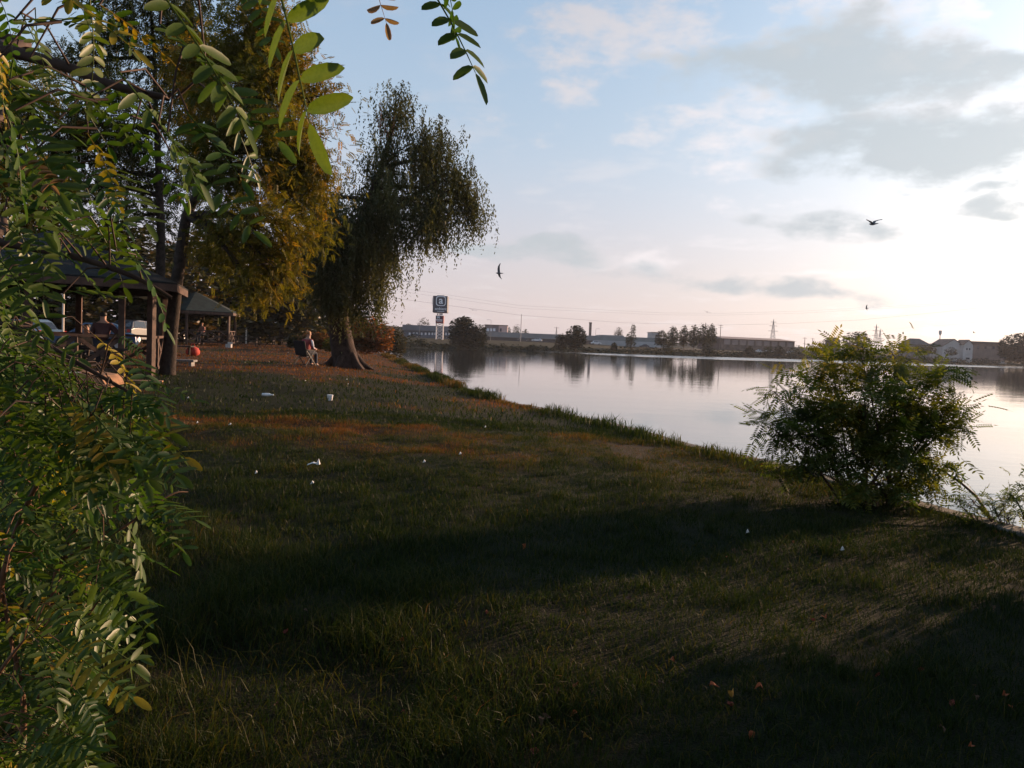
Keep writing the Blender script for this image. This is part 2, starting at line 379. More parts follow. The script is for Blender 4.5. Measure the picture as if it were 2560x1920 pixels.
w.add(vs, [(i * 6 + k, (i + 1) * 6 + k, (i + 1) * 6 + k + 1, i * 6 + k + 1) for i in range(len(wallp) - 1) for k in range(5)])
tag(w.build('retaining_wall', concrete), 'low weathered concrete wall edging the lawn above the lake', 'wall')

soil = mat('trodden_soil', (.034, .025, .019), .95, .35, 9, .6)
bp_px = [(1512, 1104), (1548, 1110), (1590, 1122), (1632, 1136), (1648, 1148), (1612, 1150), (1570, 1144), (1538, 1132), (1518, 1119)]
bpp = [on_ground(x, y) for x, y in bp_px]; BPC = sum(bpp, Vector()) / len(bpp); mb = MB(); ring = []
for f in (1.0, .55): ring += [Vector((q.x, q.y, gz(q.x, q.y) + .012)) for q in [BPC.lerp(p_, f) for p_ in bpp]]
n = len(bpp); mb.add(ring + [Vector((BPC.x, BPC.y, gz(BPC.x, BPC.y) + .012))], [(i, (i + 1) % n, (i + 1) % n + n, i + n) for i in range(n)] + [(i + n, (i + 1) % n + n, 2 * n) for i in range(n)])
BP2 = np.array([(p_.x, p_.y) for p_ in bpp])
def on_path(x, y):
    ins = np.zeros(len(x), bool)
    for (ax, ay), (bx, by) in zip(BP2, np.roll(BP2, -1, axis=0)): ins ^= ((ay > y) != (by > y)) & (x < (bx - ax) * (y - ay) / (by - ay + 1e-9) + ax)
    return ins
# ------------------------------------------------------------------ trees: shared leaf-cloud helper
bark = mat('bark', (.030, .021, .016), .95, .5, 7, 1.0, bscale=16)
bark_red = mat('bark_willow', (.036, .021, .016), .95, .5, 5, 1.0, bscale=12)
QUAD = np.array([(-.5, 0, 0), (0, -.25, .06), (.5, 0, 0), (0, .25, .06)]); QF = np.array([(0, 1, 2, 3)])
LEAFQ = np.array([(0, 0, 0), (.32, .45, .05), (0, 1, 0), (-.32, .45, .05)])
def rdirs(n):
    v = RNG.normal(size=(n, 3)); return v / np.linalg.norm(v, axis=1, keepdims=True)
def in_ball(n, shell=.55):
    r = shell + (1 - shell) * RNG.random(n) ** .7; r = np.where(RNG.random(n) < .25, RNG.random(n) ** .5 * shell, r)
    return rdirs(n) * r[:, None]
far_leaf = leafmat('far_foliage', [(0, (.018, .022, .010)), (.6, (.045, .050, .022)), (1, (.075, .055, .025))], .12, .01)
far_dark = leafmat('far_dark_foliage', [(0, (.010, .014, .007)), (.6, (.024, .028, .014)), (1, (.045, .036, .018))], .1, .01)
def far_tree(px, ytop, ybot, wpx, D, label, group=None, lobes=None, n=700, q=None, m=None, trunk=True, name='tree', cat='tree', tb=(0, 1)):
    """a tree at depth D: crown top / bottom and width read from the photograph's pixels"""
    base = stand(px, D); k = D / FPX
    root = thing(name, label, cat, base, 0, group)
    top = at(px, ytop, D).z - base.z; bot = max(.1, at(px, ybot, D).z - base.z); w = wpx * k
    P = []; L = lobes or [(0, .5, .5, .5), (-.22, .40, .30, .36), (.24, .42, .28, .34), (.05, .75, .24, .25), (-.1, .22, .42, .24), (.15, .25, .36, .24)]
    tot = sum(l[2] * l[3] for l in L)
    for (cx, cz, rx, rz) in L:
        c = int(n * 2.6 * rx * rz / tot) + 12; b = in_ball(c)
        P.append(np.stack([cx * w + b[:, 0] * rx * w, b[:, 1] * rx * w * .9, bot + (top - bot) * (cz + b[:, 2] * rz)], 1))
    P = np.concatenate(P); P = P[P[:, 2] > .05]
    g = fbm(P[:, 0] / (w * .16) + px, P[:, 2] / (w * .16) + P[:, 1] / (w * .2), 3); P = P[g > .30]
    s = (q or max(.5, w * .085)) * RNG.uniform(.6, 1.35, len(P))
    V, Fc, tn = scatter(QUAD, QF, P, frames(rdirs(len(P)) + np.array([0, 0, -.2])), s, np.clip(RNG.uniform(tb[0], tb[1], len(P)) * .6 + .4 * fbm(P[:, 0] / w * 6 + 3, P[:, 2] / w * 6, 2), 0, 1))
    link('crown', np_mesh('crown', V, Fc, tn), m or far_leaf, root)
    if trunk:
        t_ = MB(); t_.tube([(0, 0, -.3), (.02 * w, 0, bot + (top - bot) * .3), (-.02 * w, 0, bot + (top - bot) * .75)], [max(.14, w * .03), max(.1, w * .02), .05], 6)
        for a in (-1, 1): t_.tube([(0, 0, bot + (top - bot) * .2), (a * w * .18, .05 * w, bot + (top - bot) * .55)], [max(.08, w * .014), .04], 5)
        t_.build('trunk', bark, root)
    return root
# ------------------------------------------------------------------ far shore
def wx(px, D): return at(px, 860, D).x
GB = {}
def block(root, px0, px1, yt, D, depth, matl, name='wall', yb=None, over=0):
    """box part whose front face spans two pixel columns at depth D; foot on the ground unless yb is given"""
    p0 = at(px0, yt, D); p1 = at(px1, yt, D); zt = (p0.z + p1.z) / 2; zb = at((px0 + px1) / 2, yb, D).z if yb else root.location.z - .4
    mb = MB(); mb.box(((p0.x + p1.x) / 2 - root.location.x, D + depth / 2 - root.location.y, (zt + zb) / 2 - root.location.z), (p1.x - p0.x, depth, zt - zb))
    return mb.build(name, matl, root)
slate = mat('slate_blue_cladding', (.10, .11, .135), .6, .15, .4); slate2 = mat('grey_green_cladding', (.20, .215, .215), .7, .12, .3); dkglass = mat('dark_glazing', (.03, .035, .05), .15, .2, .3, spec=.6)
pale = mat('pale_render', (.50, .47, .45), .85, .12, .3); pink_sunw = mat('pink_sunlit_wall', (.52, .36, .33), .85, .12, .3); brickw = mat('brown_brick', (.16, .115, .095), .9, .25, .5); roofd = mat('dark_roof', (.07, .06, .058), .85, .25, .5)
white = mat('white_paint', (.72, .72, .72), .6, .08, 2); asphalt = mat('asphalt', (.05, .05, .052), .95, .2, .5); tile = mat('brown_tile_roof', (.12, .085, .07), .85, .3, .6)
# road along the far bank
def strip(name, pts, width, dz, matl, label):
    pts = resample([Vector((x, y, 0)) for x, y in pts], 6.0); vs = []
    for i, p in enumerate(pts):
        d = (pts[min(i + 1, len(pts) - 1)] - pts[max(i - 1, 0)]).normalized(); n_ = Vector((d.y, -d.x, 0))
        for s_ in (-1, 1):
            q = p + n_ * (s_ * width / 2); vs.append((q.x, q.y, max(gz(q.x, q.y), gz(p.x, p.y)) + dz))
    mb = MB(); mb.add(vs, [(2 * i, 2 * i + 2, 2 * i + 3, 2 * i + 1) for i in range(len(pts) - 1)])
    return tag(mb.build(name, matl), label, kind='structure')
strip('road', [far_pt(700, 300), far_pt(1000, 312), far_pt(1300, 340), far_pt(1650, 365), far_pt(1950, 425), far_pt(2300, 462), far_pt(2650, 500)], 8, .12, asphalt, 'road along the far bank of the lake')
# low blue-grey market hall with a row of bright windows
bA = thing('market_hall', 'long low blue grey hall with a row of bright windows behind the sign mast', 'building', stand(1100, 338))
block(bA, 1010, 1186, 828, 338, 30, slate); block(bA, 1006, 1190, 815, 337.2, 31.5, mat('roof_band', (.15, .155, .175), .6, .12, .3), 'roof_band', yb=828.5)
for i, px in enumerate([1022, 1032, 1040, 1052, 1062, 1071, 1079, 1086, 1113, 1121, 1129, 1140, 1150, 1160]):
    block(bA, px, px + 4.2, 831.5, 337.85, .3, mat('pale_pane', (.62, .62, .66), .3, .1, 2, spec=.6), 'window', yb=837.5)  # panes get a pale grey base colour
bB = thing('upper_block', 'small block with sunlit pink end colour and three bright windows rising over the flat roof', 'building', stand(1240, 392))
block(bB, 1212, 1247, 813, 392, 16, mat('mauve_wall', (.20, .165, .17), .85, .1, .3)); block(bB, 1247, 1269, 814, 391.6, 16, pink_sunw, 'end_wall')  # pink of the end wall is low sunlight put into its colour
for px in (1217, 1225, 1233): block(bB, px, px + 5.5, 821, 391.8, .4, mat('pale_pane', (1, 1, 1)), 'window', yb=828)
block(bB, 1250, 1254, 821, 391.4, .4, dkglass, 'window', yb=829); block(bB, 1211, 1270, 812, 391.2, 17, roofd, 'roof', yb=813.5)
bC = thing('retail_hall', 'very long flat roofed grey hall behind the far road', 'building', stand(1340, 376))
block(bC, 1178, 1482, 843, 376, 40, dkglass); block(bC, 1176, 1484, 833.5, 375, 42, mat('grey_fascia', (.235, .225, .225), .7, .12, .2), 'roof_band', yb=846)
bD = thing('storage_hall', 'grey green clad hall with pale lower wall beside the chimney', 'building', stand(1560, 384))
block(bD, 1455, 1668, 842, 384, 40, slate2); block(bD, 1462, 1664, 853, 383.6, .5, mat('pale_cladding', (.34, .35, .36), .7, .1, .2), 'lower_wall', yb=866); block(bD, 1500, 1560, 838, 390, 20, slate2, 'roof_rise', yb=843)
bD2 = thing('tower_block', 'small pale tower rising behind the row of poplars', 'building', stand(1635, 470)); block(bD2, 1629, 1650, 831, 470, 14, mat('pale_grey_wall', (.4, .38, .38), .85, .1, .2)); block(bD2, 1628.5, 1650.5, 830.3, 469.6, 15, roofd, 'roof', yb=831.3)
# brown warehouse with framed bays
bE = thing('warehouse', 'long brown warehouse with framed wall bays and shallow roof', 'building', stand(1880, 440))
p0 = at(1781, 850, 440); p1 = at(1984, 855, 452); ze = at(1807, 846, 440).z; zr = at(1795, 840, 440).z
lx = lambda v: tuple(Vector(v) - bE.location)
gbase = bE.location.z - .4; xg = at(1807, 846, 440).x
mb = MB(); e1 = at(1984, 850, 452)
mb.add([lx((xg, 440, gbase)), lx((p1.x, 452, gbase)), lx((p1.x, 452, ze)), lx((xg, 440, ze)), lx((xg, 475, gbase)), lx((p1.x, 487, gbase)), lx((p1.x, 487, ze)), lx((xg, 475, ze))], [(0, 1, 2, 3), (1, 5, 6, 2), (5, 4, 7, 6), (4, 0, 3, 7)]); mb.build('wall', brickw, bE)
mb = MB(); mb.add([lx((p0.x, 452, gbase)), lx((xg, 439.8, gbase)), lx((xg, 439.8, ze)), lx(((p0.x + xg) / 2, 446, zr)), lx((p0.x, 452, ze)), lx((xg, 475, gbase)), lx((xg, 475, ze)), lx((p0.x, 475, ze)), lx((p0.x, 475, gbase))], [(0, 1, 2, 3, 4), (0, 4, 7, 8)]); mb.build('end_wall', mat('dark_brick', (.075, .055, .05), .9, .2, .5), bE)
mb = MB(); mb.add([lx((xg - 1.5, 438.6, ze)), lx((p1.x + 1.5, 450.6, ze)), lx((p1.x - 3, 468, zr + .2)), lx((p0.x + 3, 458, zr + .3)), lx((p0.x - 1, 452, ze)), lx((p0.x - 1, 478, ze)), lx((p1.x + 1.5, 490, ze))], [(0, 1, 2, 3), (4, 0, 3), (4, 3, 5), (3, 2, 6, 5), (1, 6, 2)]); mb.build('roof', mat('warehouse_roof', (.20, .15, .14), .8, .15, .3), bE)
for i in range(10):
    f = i / 9; x = xg + (p1.x - xg) * f; y = 440 + 12 * f
    mb = MB(); mb.box(lx((x, y - .25, (gbase + ze) / 2)), (.9, .6, ze - gbase)); mb.build('pilaster', brickw, bE)
    if i < 9:
        mb = MB(); mb.box(lx((x + (p1.x - xg) / 18, y + .5, ze - 1.8)), ((p1.x - xg) / 9 - 1.2, .8, 2.6), math.atan2(12, p1.x - xg)); mb.build('bay_panel', mat('bay_render', (.27, .205, .19), .9, .12, .4), bE)
# houses on the right
def house(px0, px1, yr, ye, yb, D, depth, label, wallm, roofm, hip=.25, ridge_along=True, windows=()):
    r = thing('house', label, 'house', stand((px0 + px1) / 2, D)); o = r.location
    x0, x1 = wx(px0, D) - o.x, wx(px1, D) - o.x; zr_ = at((px0 + px1) / 2, yr, D).z - o.z; ze_ = at((px0 + px1) / 2, ye, D).z - o.z
    mb = MB(); mb.box(((x0 + x1) / 2, depth / 2, (ze_ - .4) / 2), (x1 - x0, depth, ze_ + .4))
    wl = x1 - x0
    if not ridge_along: mb.add([(x0, 0, ze_), (x1, 0, ze_), ((x0 + x1) / 2, 0, zr_ - .15)], [(0, 1, 2)])
    mb.build('wall', wallm, r); mb = MB(); e = .5
    if ridge_along: mb.add([(x0 - e, -e, ze_ - .1), (x1 + e, -e, ze_ - .1), (x1 + e, depth + e, ze_ - .1), (x0 - e, depth + e, ze_ - .1), (x0 + wl * hip, depth / 2, zr_), (x1 - wl * hip, depth / 2, zr_)], [(0, 1, 5, 4), (2, 3, 4, 5), (1, 2, 5), (3, 0, 4)])
    else: mb.add([(x0 - e, -e, ze_ - .3), (x1 + e, -e, ze_ - .3), (x1 + e, depth, ze_ - .3), (x0 - e, depth, ze_ - .3), ((x0 + x1) / 2, -e, zr_), ((x0 + x1) / 2, depth, zr_)], [(3, 0, 4, 5), (1, 2, 5, 4)])
    ro = mb.build('roof', roofm, r)
    so = ro.modifiers.new('thick', 'SOLIDIFY'); so.thickness = .25
    for (fx, fz, w_, h_) in windows:
        mb = MB(); mb.box((x0 + wl * fx, -.03, ze_ * fz), (w_, .12, h_)); mb.build('window', dkglass, r)
    return r
house(2276, 2326, 846, 861, 880, 455, 14, 'dark roofed house half hidden behind the shore bush', mat('grey_house_wall', (.16, .15, .15), .9, .1, .4), roofd, windows=((.3, .5, 1.2, 1.3), (.7, .5, 1.2, 1.3)))
house(2410, 2433, 849, 861, 885, 452, 10, 'narrow pale gable beside the long eaved house', pale, tile, ridge_along=False, windows=((.35, .75, .7, 1.0), (.65, .75, .7, 1.0), (.5, .25, 2.0, 1.0)))
house(2357, 2412, 847, 865, 884, 456, 16, 'pale gabled house with wide brown roof on the far bank', pale, tile, ridge_along=False, windows=((.62, .5, .8, 1.0), (.4, .5, .8, 1.0)))
house(2078, 2100, 843, 852, 870, 470, 9, 'small house with an overhanging flat roof among the far trees', mat('brown_wall', (.12, .09, .08), .9, .1, .4), roofd, hip=.1, windows=((.5, .5, 1.5, 1.2),))
bF = thing('row_building', 'long low brown building running beside the pale gable', 'building', stand(2470, 474)); block(bF, 2430, 2514, 858, 474, 14, mat('mud_brown_wall', (.17, .13, .115), .9, .15, .4)); block(bF, 2428, 2516, 854.5, 473, 16, roofd, 'roof', yb=858.5)
for px in (2443, 2462, 2482, 2500): block(bF, px, px + 5, 866, 473.8, .4, dkglass, 'window', yb=872)
# chimney
ch = thing('chimney', 'tall square brown factory chimney', 'chimney', stand(1477, 455)); block(ch, 1473.6, 1479.6, 808, 455, 1.4, mat('chimney_brick', (.17, .13, .115), .9, .15, .5), 'shaft'); block(ch, 1473.0, 1480.2, 805.8, 454.8, 1.7, mat('chimney_cap', (.10, .08, .075), .9), 'cap', yb=808.2)
# poles, masts, pylons
steel = mat('galvanised_steel', (.22, .22, .23), .5, .15, 3, metal=.3); wood = mat('weathered_pole', (.10, .085, .075), .9, .3, 2)
def pole(px, yt, D, label, r=.14, arm=True, lamp=0, cat='pole', name='utility_pole', m=wood):
    b = stand(px, D); h = at(px, yt, D).z - b.z; root = thing(name, label, cat, b)
    MB().tube([(0, 0, -.3), (0, 0, h)], [r, r * .7], 8).build('shaft', m, root)
    if arm:
        for k, dz in enumerate((.5, 1.6)[:1 if h < 9 else 2]):
            MB().bar((-1.1, 0, h - dz), (1.1, 0, h - dz), .12, .12).build('crossarm', m, root)
            for x in (-1, 0, 1): MB().lathe((x, 0, h - dz + .06), [(.05, 0), (.07, .1), (.03, .22)], 6).build('insulator', steel, root)
    if lamp:
        MB().tube([(0, 0, h - .1), (lamp * .5, 0, h + .1), (lamp * 1.2, 0, h + .1)], .05, 6).build('arm', m, root); MB().box((lamp * 1.5, 0, h + .05), (.7, .3, .14)).build('lamp_head', steel, root)
    return root, b + Vector((0, 0, h))
pole(1301, 785, 330, 'tall thin bare utility pole behind the far road', .16, False, m=steel)
pole(1048, 806, 326, 'street lamp in front of the blue grey hall', .1, False, 1, 'lamp', 'street_lamp', steel)
pole(1226, 800, 360, 'street lamp beside the big dark shore tree', .1, False, -1, 'lamp', 'street_lamp', steel)
pole(1390, 817, 400, 'slim pole left of the round far tree', .12, True)
pole(1488, 822, 420, 'street lamp just right of the chimney', .1, False, 1, 'lamp', 'street_lamp', steel)
pole(1799, 811, 420, 'utility pole above the warehouse gable', .18, True)
pole(2010, 843, 430, 'short double arm pole right of the warehouse', .18, True)
pole(2030, 845, 470, 'second short pole farther behind the warehouse end', .18, True)
pole(2500, 848, 470, 'pole on the long brown building', .14, True); pole(2511, 841, 465, 'taller pole by the big tree at the far bank', .14, False)
def pylon(px, yt, D, label, wb=5.0, arms=True):
    b = stand(px, D); h = at(px, yt, D).z - b.z; root = thing('pylon', label, 'pylon', b); r = .16
    for i, sx in enumerate((-1, 1)):
        for sy in (-1, 1): MB().tube([(sx * wb / 2, sy * wb / 2, -.3), (sx * wb * .18, sy * wb * .18, h * .6), (0, 0, h)], [r, r, r * .7], 5).build('leg', steel, root)
    mb = MB(); k = 7
    for i in range(k):
        z0, z1 = h * .9 * i / k, h * .9 * (i + 1) / k; w0 = wb / 2 * (1 - z0 / h * .95); w1 = wb / 2 * (1 - z1 / h * .95)
        for s_ in (-1, 1): mb.bar((-w0, s_ * w0, z0), (w1, s_ * w1, z1), .12, .12); mb.bar((w0, s_ * w0, z0), (-w1, s_ * w1, z1), .12, .12)
    mb.build('lattice', steel, root)
    if arms:
        for z, l in ((.62, 3.6), (.78, 3.0), (.9, 2.2)): MB().bar((-l, 0, h * z), (l, 0, h * z), .25, .3).build('crossarm', steel, root)
    return root
pylon(1930, 797, 640, 'tall lattice pylon rising behind the warehouse roof'); pylon(2187, 810, 700, 'taller lattice pylon of the pair right of the round far tree'); pylon(2197, 821, 800, 'smaller lattice pylon of the far pair'); pylon(1390, 816, 900, 'faint distant pylon over the retail hall', arms=False)
# cell tower with wide head
b = stand(2347, 600); h = at(2347, 826, 600).z - b.z; r_ = thing('cell_tower', 'slim mast with a wide antenna head on the skyline', 'tower', b)
MB().tube([(0, 0, -.3), (0, 0, h - 2)], [.35, .3], 8).build('shaft', steel, r_); MB().lathe((0, 0, h - 3.4), [(.5, 0), (.7, .6), (1.0, 1.3), (1.05, 3.2), (.8, 3.4)], 12).build('antenna_head', mat('pale_antenna', (.45, .44, .43), .7, .1, .5), r_)
# sign mast: lattice column carrying two boards
DS = 300; b = stand(1100, DS); root = thing('sign_mast', 'lattice sign mast with dark cube board and small red board', 'sign', b)
def S(px, py, dy=0): p = at(px, py, DS); return Vector((p.x - b.x, dy, p.z - b.z))
hx0, hx1 = S(1091.5, 800).x, S(1108.5, 800).x; ztop = S(1100, 790).z; hw = (hx1 - hx0) / 2; xc = (hx0 + hx1) / 2
lat = mat('white_lattice', (.55, .52, .52), .6, .1, 2)
for sx in (-1, 1):
    for sy in (-1, 1): MB().tube([(xc + sx * hw, sy * hw, -.4), (xc + sx * hw, sy * hw, ztop)], .15, 6).build('leg', lat, root)
mb = MB(); nz = 7
for i in range(nz):
    z0, z1 = ztop * i / nz, ztop * (i + 1) / nz
    for sy in (-1, 1):
        a, c = (xc - hw, sy * hw, z0), (xc + hw, sy * hw, z1); mb.bar(a, c, .1, .1); mb.bar((xc + hw, sy * hw, z0), (xc - hw, sy * hw, z1), .1, .1); mb.bar((xc - hw, sy * hw, z1), (xc + hw, sy * hw, z1), .1, .1)
    for sx in (-1, 1): mb.bar((xc + sx * hw, -hw, z0), (xc + sx * hw, hw, z1), .1, .1)
mb.build('lattice', lat, root)
navy = mat('navy_board', (.045, .052, .075), .5, .1, .5); redb = mat('red_board', (.20, .03, .04), .5, .1, .5)
q0, q1 = S(1084.5, 740), S(1119.5, 783); bw = q1.x - q0.x; bh = q0.z - q1.z; bc = ((q0.x + q1.x) / 2, 0, (q0.z + q1.z) / 2); fy = -bw / 2
bd = MB().box(bc, (bw, bw, bh)); bd = bd.build('board', navy, root, bevel=.15)
MB().box((bc[0], 0, bc[2] + bh / 2 + .12), (bw * .5, bw * .5, .3)).build('cap', steel, root)
MB().tube([(bc[0] - bw / 2 - .05, fy * .6, bc[2] + bh * .42), (bc[0] - bw / 2 - .3, fy * .6, bc[2] + bh * .36), (bc[0] - bw / 2 - .3, fy * .6, bc[2]), (bc[0] - bw / 2 - .05, fy * .6, bc[2] - bh * .06)], .09, 6).build('ladder_rail', white, root)
sgw = bpy.data.materials.new('sign_white'); sgw.use_nodes = True; sgw.node_tree.nodes['Principled BSDF'].inputs['Base Color'].default_value = rgb(.8, .8, .82)
def text(body, size, loc, parent, name='lettering', m=sgw, bold=0.0):
    c = bpy.data.curves.new('t', 'FONT'); c.body = body; c.size = size; c.align_x = 'CENTER'; c.align_y = 'CENTER'; c.extrude = .02; c.offset = bold
    o = bpy.data.objects.new('t', c); COL.objects.link(o); me = bpy.data.meshes.new_from_object(o.evaluated_get(bpy.context.evaluated_depsgraph_get()))
    bpy.data.objects.remove(o); bpy.data.curves.remove(c); me.transform(Matrix.Rotation(R(90), 4, 'X')); return link(name, me, m, parent, loc)
# rounded-square ring with an a inside
def superellipse(cx, cz, r, n, e=4.0): return [(cx + r * math.copysign(abs(math.cos(a)) ** (2 / e), math.cos(a)), cz + r * math.copysign(abs(math.sin(a)) ** (2 / e), math.sin(a))) for a in [2 * math.pi * i / n for i in range(n)]]
lc = S(1104, 753.5); rr = S(1116.3, 753).x - S(1104, 753).x; n = 36
o_ = superellipse(lc.x, lc.z, rr, n); i_ = superellipse(lc.x, lc.z, rr * .84, n); mb = MB()
vs = [(x, fy - .08, z) for x, z in o_] + [(x, fy - .08, z) for x, z in i_] + [(x, fy + .02, z) for x, z in o_]
mb.add(vs, [(k, (k + 1) % n, (k + 1) % n + n, k + n) for k in range(n)] + [(k, k + 2 * n, (k + 1) % n + 2 * n, (k + 1) % n) for k in range(n)]); mb.build('logo_ring', sgw, bd)
text('a', rr * 2.05, (lc.x, fy - .06, lc.z + rr * .10), bd, bold=.06)
text('ambient', bw * .245, (lc.x, fy - .06, S(1104, 773).z), bd, bold=.015)
MB().box((lc.x, fy - .03, S(1104, 779).z), (bw * .5, .05, .16)).build('white_strip', sgw, bd)
q0, q1 = S(1090.5, 789), S(1109.5, 808.5); b2 = MB().box(((q0.x + q1.x) / 2, 0, (q0.z + q1.z) / 2), (q1.x - q0.x, hw * 2 + .7, q0.z - q1.z)).build('lower_board', redb, root); f2 = -hw - .35
mb = MB().box(((q0.x + q1.x) / 2 - .35, f2 - .03, S(1100, 794).z), ((q1.x - q0.x) * .72, .05, .95)).build('dark_panel', navy, b2)
text('M', 1.25, (S(1097, 794).x, f2 - .08, S(1097, 794).z), b2, bold=.05)
mb = MB().box(((q0.x + q1.x) / 2 - .15, f2 - .03, S(1100, 800.2).z), ((q1.x - q0.x) * .82, .05, .32)).build('white_strip', sgw, b2)
mb = MB().box(((q0.x + q1.x) / 2, f2 - .03, S(1100, 804).z), ((q1.x - q0.x) * .7, .05, .10)).build('white_strip', sgw, b2)
for px_, w_ in ((1095, .5), (1101, .75), (1105.5, .6)): q_ = S(px_, 786, -hw); MB().box(q_, (w_, .1, .7)).build('white_plate', sgw, root)
# overhead wires (catenaries through points read from the photograph)
wirem = mat('wire', (.05, .05, .05), .6, 0)
def wire(pts, label, r=.018):
    P = [at(x, y, D) for x, y, D in pts]; path = []
    for i in range(len(P) - 1):
        a, c = P[i], P[i + 1]
        for k in range(8):
            f = k / 8; q = a.lerp(c, f); path.append(q)
    path.append(P[-1]); root = MB().tube(path, r, 4).build('overhead_wire', wirem); tag(root, label, 'wire')
wire([(700, 700, 300), (1000, 747, 305), (1301, 788, 330), (1560, 807, 380), (1799, 812.5, 420), (1950, 809.5, 400), (2150, 800, 370), (2350, 780.5, 330), (2560, 757, 300), (2800, 725, 270)], 'lowest clear overhead wire running over the warehouse pylon', .03)
wire([(900, 705, 300), (1300, 764, 330), (1650, 782, 380), (1800, 783.5, 400), (2000, 778, 390), (2300, 762, 360), (2560, 742, 330), (2800, 720, 300)], 'faint upper overhead wire of the close pair above the lake')
wire([(900, 714, 300), (1300, 771, 330), (1650, 787, 380), (1800, 788, 400), (2000, 783, 390), (2300, 766, 360), (2560, 746, 330), (2800, 723, 300)], 'faint lower overhead wire of the close pair above the lake')
wire([(1700, 838, 520), (1930, 838, 640), (2000, 836, 600), (2185, 826, 560), (2400, 810, 480), (2560, 790, 420), (2800, 755, 360)], 'overhead wire running from the far pylons towards the big tree')
# far trees
T = [
 (1125, 0, 0, 0, 0, '')]
far_tree(1168, 790, 884, 96, 232, 'big dark two lobed tree at the water left of the retail hall', lobes=[(-.12, .55, .40, .44), (.27, .42, .28, .36), (-.2, .3, .32, .32), (.05, .25, .45, .28), (-.1, .78, .22, .2)], n=2600, m=far_dark, q=.8)
far_tree(1058, 793, 850, 40, 372, 'pointed tree behind the left end of the blue grey hall', n=500); far_tree(1022, 808, 850, 44, 366, 'rounded lower tree left of the pointed one behind the hall', n=500)
far_tree(1290, 809, 842, 24, 425, 'thin airy tree behind the flat roof near the bare pole', n=200, q=.6); far_tree(1312, 822, 842, 18, 415, 'small shrubby tree just right of the bare pole', n=160, q=.6); far_tree(1270, 816, 842, 18, 410, 'small tree at the sunlit pink block end', n=180)
far_tree(1438, 812, 872, 54, 262, 'round dark tree on the bank left of the chimney', n=1500, m=far_dark, q=.75); far_tree(1402, 832, 874, 34, 264, 'low shrub leaning against the round dark tree', n=500, m=far_dark, q=.7)
far_tree(1545, 817, 846, 25, 400, 'pointed tree above the storage hall roof', n=350); far_tree(1577, 811, 872, 33, 300, 'narrow tree with a spire top in front of the storage hall', n=600, lobes=[(0, .35, .45, .38), (.12, .75, .22, .28), (-.2, .3, .3, .3)])
for i, (px, yt, w_) in enumerate([(1652, 824, 34), (1680, 814, 32), (1708, 813, 28), (1733, 811, 28), (1756, 806, 34), (1776, 808, 28)]):
    far_tree(px, yt, 866, w_, 335 + 6 * (i % 3), ['broad tree at the left end of the poplar row', 'second poplar of the row left of the warehouse', 'third poplar of the row with gaps of sky beside it', 'slim fourth poplar of the row left of the warehouse', 'tallest full crowned poplar next to the warehouse', 'last poplar of the row against the warehouse gable'][i], 'poplars left of the warehouse', n=650, q=.75)
for i, (px, yt, w_, D, lb) in enumerate([(1668, 852, 30, 318, 'rusty shrub under the poplar row'), (1768, 858, 34, 322, 'olive shrub below the warehouse gable'), (1535, 856, 16, 300, 'dark little shrub in front of the storage hall'), (1872, 864, 22, 350, 'low shrub below the middle of the warehouse'), (1920, 862, 26, 352, 'shrub on the bank below the pylon'), (1947, 862, 28, 356, 'dark shrub by the right half of the warehouse'), (1990, 862, 40, 372, 'wide shrub by the short double arm pole'), (2050, 855, 60, 400, 'low tree clump right of the short poles'), (1330, 862, 30, 258, 'low bushy growth on the bank under the parked silver car')]):
    far_tree(px, yt, 890 + (px - 1500) * .02, w_, D, lb, n=260, q=.7, trunk=False, name='shrub', cat='shrub', m=far_dark if i % 2 else far_leaf, tb=(.6, 1.3) if i == 0 else (0, 1))
far_tree(2140, 828, 880, 74, 420, 'broad round tree behind the top of the shore bush', n=900); far_tree(2062, 846, 872, 36, 450, 'hedge like tree left of the small flat roofed house', n=350); far_tree(2340, 857, 876, 60, 470, 'dark low tree between the two dark roofed houses', n=400); far_tree(2310, 862, 886, 60, 430, 'bushy tree in front of the dark roofed house', n=400)
far_tree(2375, 866, 890, 34, 440, 'dark shrub leaning on the pale gabled house', n=300, trunk=False, name='shrub', cat='shrub')
far_tree(2560, 830, 905, 112, 418, 'big rounded tree at the water beyond the long brown building', n=4200, q=1.3, m=far_dark, lobes=[(-.1, .5, .48, .48), (.3, .55, .4, .42), (-.25, .3, .3, .34), (.05, .25, .6, .3)])
# reeds and brush along the far shore
pts = resample([Vector((x, y, 0)) for x, y in [far_pt(700, 175), far_pt(850, 190)] + FAR + [(420., 545.)]], 1.0); P = []
for p in pts:
    for j in range(34):
        off = RNG.random() ** 1.3 * 26 - .6; P.append((p.x + RNG.normal() * .7 - off * .25, p.y + off, off))
for p in resample([Vector((x, y, 0)) for x, y in FAR[5:] + [(420., 545.)]], 1.2):
    for j in range(16): off = RNG.uniform(18, 50); P.append((p.x + RNG.normal() * .9 - off * .3, p.y + off, off))
P = np.array(P); hn = fbm(P[:, 0] / 9, P[:, 1] / 9, 3); h = RNG.random(len(P)) * (.5 + 1.2 * sstep(hn, .35, .7)) * (1 + .9 * (1 - sstep(P[:, 0], -28, 6)) + .8 * sstep(P[:, 0], 90, 150)) * (1 - .55 * sstep(P[:, 2], 5, 14) * (1 - sstep(P[:, 0], 60, 110))); z = ground_z(P[:, 0], P[:, 1]); z = np.maximum(z, WZ) + h
